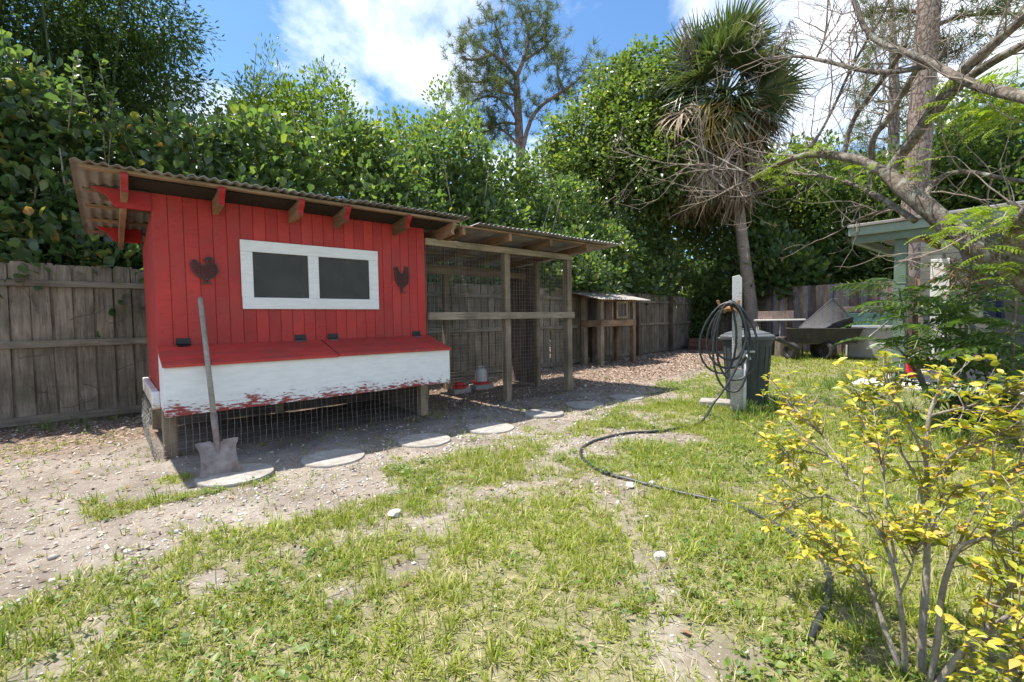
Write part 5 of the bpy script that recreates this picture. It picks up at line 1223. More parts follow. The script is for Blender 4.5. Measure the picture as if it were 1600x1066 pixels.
# low wood beyond everything, only glimpsed between the crowns
wd = []
for k in range(46):
    an = math.radians(-22+k*2.9); d = 30+4*math.sin(k*1.7); wd.append(((CAM_C[0]+math.sin(an)*d, CAM_C[1]+math.cos(an)*d, 2.2+.8*math.sin(k*2.3)), (2.4, 2.2, 2.4+.6*math.sin(k*1.1))))
o_ = leaf_cloud('far_woods', None, wd, 2600, 14, .42, M['dark'], cl_r=.7, shell=.5, seed=77); o_['kind'] = 'stuff'
# shaded undergrowth behind the fence line
ug = [((x_, 3.9+.12*max(0, x_-6)+.25*math.sin(x_*3), 1.0+.25*math.sin(x_*1.7)), (.8, .5, .9)) for x_ in np.arange(-4.2, 16, .7)]
o_ = leaf_cloud('undergrowth', None, ug, 1500, 10, .12, M['dark'], cl_r=.25, shell=.3, seed=78); o_['kind'] = 'stuff'

# ---- pines
def needles(parent, tips, n_each, L, mat, wdt=.022, name='needles', seed=3, spread=.9):
    g = np.random.default_rng(seed); T = np.repeat(np.array([t[0] for t in tips]), n_each, 0); D = np.repeat(np.array([t[1] for t in tips]), n_each, 0)
    n = len(T); a = nrm(D*.6+g.normal(size=(n, 3))*spread+UPV*.15)
    tv = [(-.5, 0, 0), (.5, 0, 0), (.3, .55, 0), (0, 1, -.12), (-.3, .55, 0)]
    S = np.stack([np.full(n, wdt), L*(1+.25*g.normal(size=n)).clip(.4, 1.5), np.full(n, L)], 1)
    return scatter(name, tv, [(0, 1, 2, 4), (4, 2, 3)], frames(a, rdir(n), S), T+g.normal(size=(n, 3))*.05, mat, parent, 'stuff')
pine = empty('pine_tree', (at(812, 260, 22)[0], at(812, 260, 22)[1], 0), 'tall pine with rounded needle crown and forked trunk behind the hedge', 'tree', 'trees beyond the fence')
D_ = 22
def pp(*q): return [at(x, y, d) for x, y, d in q]
trunk_obj(pine, [np.array([*at(814, 260, D_)[:2], 0])]+pp((814, 330, D_), (813, 255, D_), (811, 200, D_), (808, 150, D_), (807, 118, D_)), [.25, .235, .21, .19, .16, .13], M['bark_pine'])
PB_ = [[(807, 120, 22), (790, 100, 22), (770, 85, 22), (745, 70, 22.3), (725, 50, 22.5)], [(807, 120, 22), (818, 95, 22), (828, 60, 22), (820, 30, 22), (812, 12, 22)], [(818, 95, 22), (835, 85, 22), (855, 70, 21.6), (868, 55, 21.4)],
       [(810, 155, 22), (795, 130, 22), (780, 120, 22), (760, 110, 22)], [(811, 195, 22), (795, 165, 22), (770, 148, 22), (745, 155, 21.5), (725, 165, 21)], [(812, 230, 22), (790, 205, 22), (765, 195, 21.6), (748, 200, 21.3)],
       [(812, 195, 22), (780, 190, 22), (757, 210, 22)], [(813, 262, 22), (820, 215, 21.8), (833, 178, 21.6), (852, 160, 21.4), (880, 142, 21.2), (905, 125, 21), (925, 100, 21)], [(880, 140, 21.2), (870, 115, 21.2), (872, 95, 21)],
       [(790, 100, 22), (785, 75, 22), (775, 45, 22), (770, 25, 22)], [(828, 60, 22), (845, 45, 22), (850, 25, 22)], [(780, 120, 22), (750, 130, 22.2), (725, 125, 22.4), (712, 140, 22.4)], [(770, 85, 22), (740, 95, 21.6), (718, 90, 21.4)], [(808, 150, 22), (790, 145, 21.5), (765, 140, 21)]]
tips = []; g = np.random.default_rng(6)
for k, br in enumerate(PB_):
    o_, P = trunk_obj(pine, pp(*br), [.12 if k in (0, 1, 7) else .075, .025], M['bark_pine'], 'branch', 7)
    P = [np.array(p) for p in P]
    for i in range(len(P)//3, len(P)):
        dd = nrm(P[i]-P[max(0, i-1)]+1e-6)
        for _ in range(8):
            e = P[i]+nrm(g.normal(size=3)+UPV*.35)*g.uniform(.2, .85); tips.append((e, nrm(e-P[i]+dd*.3)))
needles(pine, tips, 26, .34, M['pine'], .024, 'needles', 5)
p2 = empty('pine_tree', (at(1440, 440, 18)[0], at(1440, 440, 18)[1], 0), 'straight plated pine trunk rising behind the green porch post out of the frame', 'tree', 'trees beyond the fence')
trunk_obj(p2, [np.array([*at(1432, 500, 17.5)[:2], -.1])]+pp((1424, 440, 17.5), (1428, 330, 17.5), (1438, 200, 17.5), (1448, 60, 17.5), (1456, -60, 17.5)), [.36, .33, .30, .29, .27, .25], M['bark_pine'], n=14)
tips = []
for br in ([(1450, 45, 17.5), (1500, 25, 18), (1560, 20, 18.5), (1620, 25, 19)], [(1452, 20, 17.5), (1400, 15, 17.5), (1365, 20, 17.5)], [(1455, -30, 17.5), (1520, -10, 17.5), (1580, -5, 17)], [(1450, 100, 17.5), (1480, 85, 18), (1505, 75, 18)]):
    o_, P = trunk_obj(p2, pp(*br), [.07, .02], M['bark_pine'], 'branch', 6); P = [np.array(p) for p in P]
    for i in range(2, len(P)):
        for _ in range(7): e = P[i]+nrm(g.normal(size=3))*g.uniform(.1, .6); tips.append((e, nrm(e-P[i]+UPV*.2)))
needles(p2, tips, 22, .32, M['pine'], .022, 'needles', 8)
p3_ = empty('pine_tree', (at(1395, 300, 26)[0], at(1395, 300, 26)[1], 0), 'distant thin pine with open needle tufts seen between the bare limbs', 'tree', 'trees beyond the fence')
trunk_obj(p3_, [np.array([*at(1395, 300, 26)[:2], -.1])]+pp((1395, 300, 26), (1397, 180, 26), (1396, 80, 26), (1394, 10, 26)), [.24, .22, .2, .15, .06], M['bark_pine'])
tips = []
for k in range(26):
    y0 = 30+k*10; s_ = -1 if k % 2 else 1; L = g.uniform(18, 62); br = [(1395, y0, 26), (1395+s_*L*.5, y0-8+g.uniform(-8, 8), 26+g.uniform(-1, 1)), (1395+s_*L, y0-4+g.uniform(-14, 14), 26+g.uniform(-2, 2))]
    o_, P = trunk_obj(p3_, pp(*br), [.05, .012], M['bark_pine'], 'branch', 5); P = [np.array(p) for p in P]
    for i in range(len(P)//2, len(P)):
        for _ in range(4): e = P[i]+nrm(g.normal(size=3))*g.uniform(.1, .55); tips.append((e, nrm(e-P[i]+UPV*.2)))
needles(p3_, tips, 16, .42, M['pine'], .026, 'needles', 9)

# ---- cabbage palm
PD = 16.6; pb_ = at(1181, 534, PD)*np.array([1, 1, 0])
palm = empty('palm_tree', pb_, 'cabbage palm with green fan fronds above a shaggy skirt of dead brown fronds', 'palm tree')
pts_ = [pb_-UPV*.1, at(1172, 465, PD), at(1162, 395, PD), at(1152, 308, PD), at(1141, 200, PD), at(1133, 140, PD)]
trunk_obj(palm, pts_, [.27, .197, .173, .168, .19, .18], M['bark_palm'], n=16, it=2, wob=.02, seed=3)
def fan_mesh(name, nl, spread, L, droop, wd, pet, seed, fold=0.0):
    """fan frond: petiole along +Y from the origin, leaflets radiating from its end, tips bending down"""
    r = random.Random(seed); V, F = [], []
    def strip(P, W, nrm0):
        b0 = len(V)
        for p, w_ in zip(P, W):
            V.append((p-w_)[:]); V.append((p+w_)[:])
        for i in range(len(P)-1): F.append((b0+2*i, b0+2*i+1, b0+2*i+3, b0+2*i+2))
    c = Vector((0, pet, .05*pet)); strip([Vector((0, 0, 0)), Vector((0, pet*.5, .06*pet)), c], [Vector((.03, 0, 0)), Vector((.022, 0, 0)), Vector((.016, 0, 0))], None)
    for i in range(nl):
        a = (i/(nl-1)-.5)*2*spread; d = Vector((math.sin(a), math.cos(a), .12+fold*abs(math.sin(a)))); d.normalize(); sd = Vector((math.cos(a), -math.sin(a), 0))
        l_ = L*(1-.25*abs(a)/spread)*r.uniform(.85, 1.08); dr = droop*r.uniform(.5, 1.5); P, W = [], []
        for k in range(5):
            t_ = k/4; P.append(c+d*(l_*t_)+Vector((r.uniform(-.02, .02)*t_, 0, -dr*l_*t_**2.3))); W.append(sd*(wd*(.55 if k == 0 else 1.0 if k == 1 else .85 if k == 2 else .5 if k == 3 else .06)))
        strip(P, W, None)
    me = bpy.data.meshes.new(name); me.from_pydata(V, [], F); me.update(); return me
fan_g = [fan_mesh('frond', 40, 2.0, 1.05, (.22, .5, .4, .95)[i], .030, .9, i, (.2, .45, .3, .5)[i]) for i in range(4)]
fan_y = [fan_mesh('frond', 34, 1.7, 1.0, .9, .026, .75, 5+i, .4) for i in range(2)]
fan_d = [fan_mesh('dead_frond', 28, 1.05, 1.15, .55, .044, .45, 9+i, .9) for i in range(3)]
for lst, mt in ((fan_g, M['palm']), (fan_y, M['palm_y']), (fan_d, M['palm_dead'])):
    for me in lst: me.materials.append(mt)
g = np.random.default_rng(12); pc_ = Vector(at(1131, 152, PD))
def put_frond(me, name, pos, az, el, roll, s_):
    d = Vector((math.cos(az)*math.cos(el), math.sin(az)*math.cos(el), math.sin(el))); up = Vector((0, 0, 1))
    if abs(d.z) > .97: up = Vector((math.cos(az+2), math.sin(az+2), 0))
    sd = d.cross(up).normalized(); nn = sd.cross(d); 
    c_, s2 = math.cos(roll), math.sin(roll); sd, nn = sd*c_+nn*s2, nn*c_-sd*s2
    q = link_mesh(name, me, None, palm); p_ = Vector(pos)-wloc(palm)
    q.matrix_local = Matrix(((sd.x*s_, d.x*s_, nn.x*s_, p_.x), (sd.y*s_, d.y*s_, nn.y*s_, p_.y), (sd.z*s_, d.z*s_, nn.z*s_, p_.z), (0, 0, 0, 1)))
for k in range(70):
    az = k*2.399+g.uniform(-.2, .2); t_ = k/69; el = math.radians(70-112*t_+g.uniform(-10, 10)); put_frond(fan_g[k % 4], 'frond', pc_+Vector((g.uniform(-.1, .1), g.uniform(-.1, .1), .35-.75*t_)), az, el, g.uniform(-1.35, 1.35), g.uniform(1.15, 1.5))
for k in range(16):
    az = k*2.399+1.0; put_frond(fan_y[k % 2], 'frond', pc_+Vector((0, 0, -.55)), az, math.radians(g.uniform(-42, -8)), g.uniform(-.5, .5), g.uniform(1.1, 1.3))
for k in range(11):
    put_frond(fan_y[k % 2], 'frond', pc_+Vector((0, 0, -.6)), math.radians(105+11*k+g.uniform(-6, 6)), math.radians(g.uniform(-38, 0)), g.uniform(-.7, .7), g.uniform(1.25, 1.5))
for k in range(250):
    az = k*2.399+g.uniform(-.3, .3); t_ = k/249; rr_ = g.uniform(.18, 1.15)*(1-.35*t_); pz = -.35-1.9*t_
    put_frond(fan_d[k % 3], 'dead_frond', pc_+Vector((math.cos(az)*rr_, math.sin(az)*rr_, pz))+Vector((-.25, .38, 0)), az, math.radians(g.uniform(-84, -52) if t_ > .25 else g.uniform(-62, -34)), g.uniform(-.8, .8), g.uniform(.9, 1.32))
b = MB()
for (a0, a1) in (((1085, 130), (1068, 25)), ((1078, 100), (1082, 70)), ((1215, 100), (1235, 30))):
    s_ = Vector(at(*a0, PD-.9)); e_ = Vector(at(*a1, PD-1.2))
    for k in range(60):
        q = s_.lerp(e_, g.random()); b.tube([q, q+Vector(g.normal(size=3)*.12)+Vector((0, 0, -.12)), q+Vector(g.normal(size=3)*.2)+Vector((0, 0, -.42))], .008, 3, False)
b.build('dry_flower_stalks', M['palm_dead'], palm, kind='stuff')
T = np.array([at(1131+6*math.sin(k*.3)+g.uniform(-7, 7), 150+k*.75, PD-1.05) for k in range(110)])
vine = empty('climbing_vine', T[0], 'bright green vine strand hanging down the palm skirt', 'vine')
scatter('foliage', LEAF2[0], LEAF2[1], frames(rdir(len(T)), nrm(UPV+rdir(len(T))), np.full(len(T), .10)), T, M['sprout'], vine, 'stuff')
b = MB(); b.tube(T[::8], .006, 4); b.build('stem', M['bark_twig'], vine)

# ---- creeper on the fence corner
cr_ = empty('creeper', (15.3, 3.3, 0), 'green creeper covering the fence corner left of the palm trunk', 'creeper')
lob = [((15.1, 3.25, z), (.45, .22, .35)) for z in (.25, .6, 1.0, 1.4, 1.8)]+[((15.6, 2.9, 1.6), (.5, .5, .5)), ((15.2, 3.3, 2.2), (.8, .5, .5))]
leaf_cloud('foliage', cr_, lob, 220, 10, .13, M['dark'], cl_r=.2, shell=.4, seed=79)
b = MB(); b.tube([(15.1, 3.3, 0), (15.2, 3.25, .9), (15.15, 3.3, 1.9)], [.02, .015, .008], 6); b.build('stem', M['bark_twig'], cr_)

# ---- bare-limbed tree at the right
bt_ = empty('bare_tree', (5.0, -5.0, 0), 'leaning tree with pale lichened trunk and nearly bare spreading branches at the right', 'tree')
def bl_(pts, r, nm='branch', mat='bark_pale', n=9, it=2): 
    q = pp(*pts); o, P = trunk_obj(bt_, q, [a_*.76 for a_ in r], M[mat], nm, n, it, .03, len(pts)); return [np.array(p) for p in P]
J = (1556, 402, 5.0)
allb = []
bl_([(1690, 640, 5.0), (1680, 560, 5.0), (1650, 470, 5.0), (1600, 425, 5.0), J, (1525, 385, 5.0), (1490, 362, 5.05), (1450, 325, 5.1), (1412, 296, 5.2), (1386, 270, 5.3)], [.17, .16, .145, .13, .118, .106, .10, .092, .084, .078], 'trunk', n=14)
allb.append(bl_([(1640, 455, 5.0), (1590, 410, 4.95), (1583, 370, 4.85), (1600, 340, 4.7), (1640, 300, 4.5)], [.10, .10, .085, .07, .06], 'branch', n=12))
allb.append(bl_([(1386, 272, 5.3), (1350, 252, 5.4), (1310, 243, 5.5), (1265, 240, 5.7), (1225, 252, 5.9), (1180, 277, 6.1), (1130, 300, 6.3)], [.065, .058, .052, .045, .034, .024, .012]))
allb.append(bl_([(1390, 272, 5.3), (1400, 250, 5.3), (1430, 215, 5.2), (1462, 165, 5.1), (1500, 115, 5.0), (1545, 75, 4.9), (1610, 20, 4.8)], [.070, .064, .060, .055, .050, .044, .036]))
allb.append(bl_([(1455, 185, 5.1), (1500, 130, 5.0), (1560, 90, 4.8), (1620, 60, 4.6)], [.045, .042, .04, .036]))
allb.append(bl_([(1640, 160, 4.2), (1570, 145, 4.5), (1510, 130, 4.7), (1460, 100, 4.9), (1410, 80, 5.0), (1380, 72, 5.1), (1350, 45, 5.2), (1332, 0, 5.3), (1325, -40, 5.4)], [.052, .048, .042, .038, .034, .030, .026, .022, .018]))
allb.append(bl_([(1445, 104, 4.95), (1400, 113, 5.1), (1350, 112, 5.3), (1300, 98, 5.5), (1245, 86, 5.7), (1190, 92, 5.9)], [.030, .028, .026, .023, .019, .010]))
allb.append(bl_([(1318, 245, 5.5), (1330, 190, 5.5), (1360, 150, 5.4), (1400, 95, 5.2), (1415, 70, 5.1)], [.030, .028, .027, .026, .024]))
allb.append(bl_([(1362, 255, 5.4), (1362, 215, 5.3), (1390, 185, 5.2), (1410, 145, 5.1), (1435, 105, 5.0)], [.034, .034, .032, .030, .028]))
allb.append(bl_([(1267, 232, 5.7), (1300, 175, 5.6), (1330, 105, 5.5), (1360, 55, 5.3), (1385, 15, 5.2), (1395, -30, 5.1)], [.018, .017, .016, .014, .012, .009]))
allb.append(bl_([(1430, 345, 5.2), (1390, 318, 5.4), (1340, 290, 5.7), (1290, 275, 6.0), (1240, 272, 6.2)], [.036, .032, .026, .020, .012]))
allb.append(bl_([(1392, 325, 5.4), (1360, 335, 5.5), (1335, 345, 5.6), (1310, 362, 5.7)], [.016, .014, .010, .006]))
allb.append(bl_([(1445, 320, 5.1), (1452, 290, 5.2), (1480, 270, 5.3), (1520, 268, 5.3), (1570, 280, 5.2), (1620, 285, 5.1)], [.030, .028, .025, .022, .018, .014]))
allb.append(bl_([(1250, 285, 5.9), (1190, 300, 6.1), (1170, 310, 6.2), (1120, 305, 6.4)], [.012, .012, .010, .006]))
allb.append(bl_([(1600, 330, 4.7), (1585, 320, 4.7), (1576, 315, 4.7)], [.03, .022, .02]))
allb.append(bl_([(1462, 105, 4.95), (1480, 70, 4.9), (1486, 58, 4.9)], [.025, .02, .016]))
allb.append(bl_([(1180, 278, 6.1), (1110, 240, 6.4), (1050, 205, 6.7), (1030, 200, 6.8)], [.016, .012, .008, .005]))
allb.append(bl_([(1165, 268, 6.1), (1100, 258, 6.4), (1035, 256, 6.7), (980, 240, 7.0)], [.014, .011, .008, .004]))
allb.append(bl_([(1140, 300, 6.2), (1120, 285, 6.3), (1102, 255, 6.3), (1098, 235, 6.3)], [.014, .012, .009, .006]))
allb.append(bl_([(1240, 88, 5.7), (1190, 97, 5.8), (1170, 60, 5.8), (1200, 10, 5.8)], [.012, .010, .008, .006]))
allb.append(bl_([(1275, 92, 5.6), (1290, 60, 5.6), (1294, 0, 5.6)], [.014, .012, .009]))
# fine twigs
tw = MB(); g = np.random.default_rng(44); sprouts = []
def grow(p, d, L, r, lev):
    n_ = 6; P = [p]; q = p.copy(); dd = d.copy()
    for k in range(n_):
        dd = nrm(dd+g.normal(size=3)*.17+UPV*.05); q = q+dd*L/n_; P.append(q.copy())
    tw.tube(P, list(np.linspace(r, r*.35, n_+1)), 4 if r > .005 else 3, False)
    if lev > 0:
        for k in range(g.integers(2, 5)):
            i = g.integers(2, n_+1); c = nrm(g.normal(size=3)); grow(P[i], nrm(dd*.6+c*.75), L*g.uniform(.35, .65), r*.55, lev-1)
    sprouts.append((P[-1], dd))
for bi, P in enumerate(allb):
    if bi in (0, 14, 15): continue
    Ls = sum(np.linalg.norm(P[i+1]-P[i]) for i in range(len(P)-1)); n_ = int(4+Ls*6.2)
    for k in range(n_):
        i = g.integers(len(P)//5, len(P)-1); t_ = nrm(P[i+1]-P[i]); c = nrm(g.normal(size=3)+UPV*.35)
        grow(P[i], nrm(t_*.55+c*.8), g.uniform(.25, .85), g.uniform(.0038, .0085), 2 if k % 2 else 1)
    grow(P[-1], nrm(P[-1]-P[-3]), .5, .006, 2)
tw.build('twigs', M['bark_twig'], bt_, smooth=True, kind='stuff')
print('twig verts', len(tw.v))

# compound leaves: a stalk with paired leaflets
def compound_mesh(name, pairs, L, ll, wd, droop, seed, mats):
    r = random.Random(seed); V, F = [], []
    def c(t_): return Vector((0, L*t_, .12*L*math.sin(t_*2.2)-droop*L*t_*t_))
    for k in range(6):
        p = c(k/5); V += [p-Vector((.003, 0, 0)), p+Vector((.003, 0, 0))]
    for k in range(5): F.append((2*k, 2*k+1, 2*k+3, 2*k+2))
    for k in range(pairs):
        t_ = .16+.84*k/(pairs-1); p = c(t_)
        for s_ in (-1, 1):
            l_ = ll*math.sin(.45+2.2*t_*.9)*r.uniform(.85, 1.1); d = Vector((s_*.92, .42, -.25-.1*r.random())).normalized(); sd = Vector((0, 1, .2)).normalized(); b0 = len(V)
            V += [p, p+d*l_*.45+sd*wd*l_, p+d*l_+Vector((0, 0, -.12*l_)), p+d*l_*.45-sd*wd*l_]; F.append((b0, b0+1, b0+2, b0+3))
    me = bpy.data.meshes.new(name); me.from_pydata([v[:] for v in V], [], F); me.update(); me.materials.append(mats); return me
cl_g = [compound_mesh('compound_leaf', 9, .34, .085, .16, .35, i, M['compound']) for i in range(3)]
cl_s = [compound_mesh('compound_leaf', 9, .22, .05, .2, .25, 6+i, M['sprout']) for i in range(3)]
def put_leaf(parent, me, p, d, nn, s_, name='compound_leaf'):
    R = frames(np.array(d)[None], np.array(nn)[None], np.array([s_]))[0]; p2 = np.array(p)-np.array(wloc(parent))
    q = link_mesh(name, me, None, parent); q.matrix_local = Matrix(((*R[0], p2[0]), (*R[1], p2[1]), (*R[2], p2[2]), (0, 0, 0, 1))); return q
def spray(parent, meshes, region, n, s_, g, name='compound_leaf'):
    for k in range(n):
        x, y, d, sx, sy = region[g.integers(len(region))]
        p = at(x+g.normal()*sx, y+g.normal()*sy, d+g.normal()*.18); a = g.uniform(0, 6.28)
        put_leaf(parent, meshes[k % len(meshes)], p, nrm(np.array([math.cos(a), math.sin(a), g.uniform(-.35, .45)])), nrm(UPV+g.normal(size=3)*.3), s_*g.uniform(.75, 1.25), name)
g = np.random.default_rng(61)
spray(bt_, cl_s, [(1500, 360, 4.9, 18, 12), (1540, 350, 4.8, 22, 14), (1580, 340, 4.8, 16, 20), (1590, 420, 4.9, 10, 10)], 85, .85, g)
spray(bt_, cl_s, [(1560, 150, 4.9, 30, 22), (1590, 130, 4.8, 15, 20), (1545, 190, 5, 22, 14), (1520, 165, 5, 20, 16)], 90, .95, g)
spray(bt_, cl_s, [(1220, 250, 5.8, 22, 10), (1270, 235, 5.7, 16, 8), (1355, 262, 5.4, 12, 8), (1205, 268, 5.9, 15, 9), (1420, 260, 5.3, 10, 8), (1290, 225, 5.7, 16, 8)], 85, .75, g)

# feathery shrub in front of the porch
fs_root = empty('feathery_shrub', (5.9, -3.75, 0), 'feathery compound-leaved shrub standing between the green porch post and the black pot', 'shrub')
g = np.random.default_rng(63); ST = [[(1462, 640, 5.9), (1440, 590, 5.9), (1415, 520, 5.9), (1405, 450, 5.9)], [(1465, 640, 5.9), (1480, 560, 5.9), (1475, 480, 5.9)], [(1505, 640, 5.9), (1507, 560, 5.9), (1512, 470, 5.9), (1515, 420, 5.9)], [(1590, 640, 5.6), (1580, 540, 5.6), (1590, 450, 5.6)], [(1450, 620, 6.0), (1425, 570, 6.1), (1400, 540, 6.2)]]
for s_ in ST:
    o_, P = trunk_obj(fs_root, pp(*s_), [.018, .008], M['bark_branch'], 'stem', 7)
    P = [np.array(p) for p in P]
    for k in range(19):
        i = g.integers(len(P)//4, len(P)); a = g.uniform(0, 6.28); put_leaf(fs_root, cl_g[k % 3], P[i]+g.normal(size=3)*.03, nrm(np.array([math.cos(a), math.sin(a), g.uniform(-.1, .6)])), nrm(UPV+g.normal(size=3)*.25), g.uniform(.95, 1.5))
spray(fs_root, cl_g, [(1470, 510, 5.8, 22, 35), (1500, 520, 5.7, 25, 35), (1430, 500, 5.9, 28, 35), (1480, 480, 5.9, 30, 32), (1540, 500, 5.7, 30, 40), (1590, 500, 5.6, 18, 50), (1410, 455, 5.9, 22, 16), (1570, 570, 5.5, 22, 35), (1590, 600, 5.4, 15, 30)], 95, 1.15, g)
b = MB()
for k in range(36):
    p = Vector(at(1465+g.uniform(0, 110), 405+g.uniform(-6, 30)+0.1*0, 5.1)); b.tube([p, p+Vector((g.uniform(-.12, .12), g.uniform(-.12, .12), -.05)), p+Vector((g.uniform(-.2, .2), g.uniform(-.2, .2), -.19))], .003, 3, False)
b.build('dry_fern_fronds', M['litter'], bt_, kind='stuff')
# small plant in the black pot
pp_ = empty('potted_sapling', (pot_c.x, pot_c.y, .2), 'thin leafy sapling growing in the wide black pot', 'plant')
o_, P = trunk_obj(pp_, [pot_c+Vector((.1, -.05, .2)), pot_c+Vector((.13, -.02, .45)), pot_c+Vector((.1, .05, .75))], [.02, .012], M['bark_branch'], 'stem', 6)
o_, P = trunk_obj(pp_, [pot_c+Vector((-.08, .05, .2)), pot_c+Vector((-.11, .09, .36)), pot_c+Vector((-.16, .1, .5))], [.014, .007], M['bark_branch'], 'stem', 6)
leaf_cloud('foliage', pp_, [((pot_c.x+.1, pot_c.y, .7), (.2, .2, .15)), ((pot_c.x-.16, pot_c.y+.1, .5), (.12, .12, .1)), ((pot_c.x, pot_c.y, .27), (.17, .17, .04))], 40, 5, .07, M['compound'], cl_r=.08, seed=64)

# ---- yellow shrub
ys = empty('yellow_shrub', (1.46, -4.42, 0), 'golden yellow leaved shrub with bare grey stems on the lawn at the right', 'shrub')
g = np.random.default_rng(71); ytips = []
YS = [([(1440, 1085, 1.78), (1440, 990, 1.78), (1448, 900, 1.8), (1450, 800, 1.85), (1446, 700, 1.9), (1452, 640, 1.92), (1475, 600, 1.95)], .019),
      ([(1425, 1085, 1.75), (1400, 1030, 1.74), (1378, 970, 1.75), (1362, 925, 1.78), (1335, 880, 1.82), (1300, 850, 1.86), (1262, 830, 1.9)], .015),
      ([(1415, 1060, 1.75), (1412, 990, 1.72), (1405, 930, 1.7), (1395, 880, 1.7), (1370, 820, 1.74), (1340, 760, 1.8), (1300, 715, 1.86), (1265, 690, 1.92)], .014),
      ([(1450, 1080, 1.75), (1466, 1000, 1.72), (1470, 930, 1.70), (1485, 880, 1.68), (1500, 850, 1.66), (1545, 840, 1.64), (1585, 825, 1.62), (1605, 790, 1.6)], .015),
      ([(1455, 1085, 1.74), (1500, 1020, 1.7), (1540, 985, 1.68), (1580, 960, 1.66), (1630, 930, 1.64)], .017),
      ([(1445, 1085, 1.76), (1480, 1045, 1.74), (1530, 1050, 1.70), (1600, 1050, 1.66)], .016),
      ([(1448, 840, 1.82), (1440, 760, 1.9), (1405, 700, 1.96), (1370, 650, 2.0), (1345, 625, 2.02)], .009),
      ([(1447, 720, 1.9), (1420, 660, 1.9), (1398, 625, 1.92), (1385, 600, 1.95)], .007),
      ([(1452, 650, 1.92), (1490, 640, 1.9), (1535, 630, 1.85), (1570, 610, 1.82)], .007),
      ([(1450, 770, 1.85), (1490, 700, 1.82), (1540, 690, 1.8), (1570, 660, 1.8)], .007),
      ([(1370, 820, 1.74), (1330, 790, 1.84), (1290, 775, 1.9), (1250, 780, 1.95), (1225, 790, 2.0)], .006),
      ([(1335, 760, 1.8), (1300, 700, 1.9), (1260, 650, 2.0), (1230, 635, 2.05)], .006),
      ([(1300, 715, 1.86), (1265, 705, 1.95), (1225, 710, 2.0)], .005),
      ([(1485, 880, 1.68), (1520, 800, 1.70), (1560, 740, 1.7), (1600, 735, 1.7)], .007),
      ([(1362, 925, 1.78), (1340, 910, 1.75), (1320, 870, 1.75), (1300, 860, 1.74)], .005),
      ([(1405, 930, 1.7), (1425, 890, 1.66), (1430, 850, 1.66)], .006),
      ([(1500, 1020, 1.7), (1540, 1000, 1.62), (1590, 1000, 1.58)], .006), ([(1540, 985, 1.68), (1570, 920, 1.66), (1600, 890, 1.62)], .007), ([(1400, 880, 1.7), (1385, 800, 1.72), (1380, 730, 1.78), (1360, 690, 1.84)], .007), ([(1448, 860, 1.8), (1470, 790, 1.8), (1480, 740, 1.84)], .006)]
twg = MB(); 
for pts_, r_ in YS:
    o_, P = trunk_obj(ys, pp(*pts_), [r_*.62, r_*.2], M['bark_shrub'], 'stem', 8, 2, .05, 2); P = [np.array(p) for p in P]
    n_ = len(P)
    for k in range(17):
        i = g.integers(int(n_*.42), n_); d = nrm(nrm(P[min(i, n_-1)]-P[i-1])*.8+g.normal(size=3)*.55+UPV*.2); L = g.uniform(.05, .17)
        q = P[i]+d*L*.5+g.normal(size=3)*.006; e = P[i]+d*L+UPV*.008; twg.tube([P[i], q, e], [.0022, .0018, .0012], 4); ytips += [(e, d), (q, d)]
    ytips.append((P[-1], nrm(P[-1]-P[-3])))
twg.build('twigs', M['bark_shrub'], ys, smooth=True, kind='stuff')
yl = np_mesh('leaf', np.array(LEAFY[0]), np.concatenate(LEAFY[1]), np.arange(4)*4); yl.materials.append(M['yellow'])
lv = []
for p, d in ytips:
    for k in range(g.integers(3, 6)):
        a = g.uniform(0, 6.28); ax = nrm(np.array([math.cos(a), math.sin(a), g.uniform(-.35, .35)])+d*.5); lv.append((p+g.normal(size=3)*.006, ax, nrm(UPV+g.normal(size=3)*.35), g.uniform(.022, .040)))
print('yellow leaves', len(lv)); 
lv.sort(key=lambda q: -q[3]/np.linalg.norm(q[0]-CAM_C))
for p, ax, nn, s_ in lv[:300]: put_leaf(ys, yl, p, ax, nn, s_, 'leaf')
rest = lv[300:]
scatter('foliage', LEAFY[0], LEAFY[1], frames(np.array([q[1] for q in rest]), np.array([q[2] for q in rest]), np.array([q[3] for q in rest])), np.array([q[0] for q in rest]), M['yellow'], ys, 'stuff')

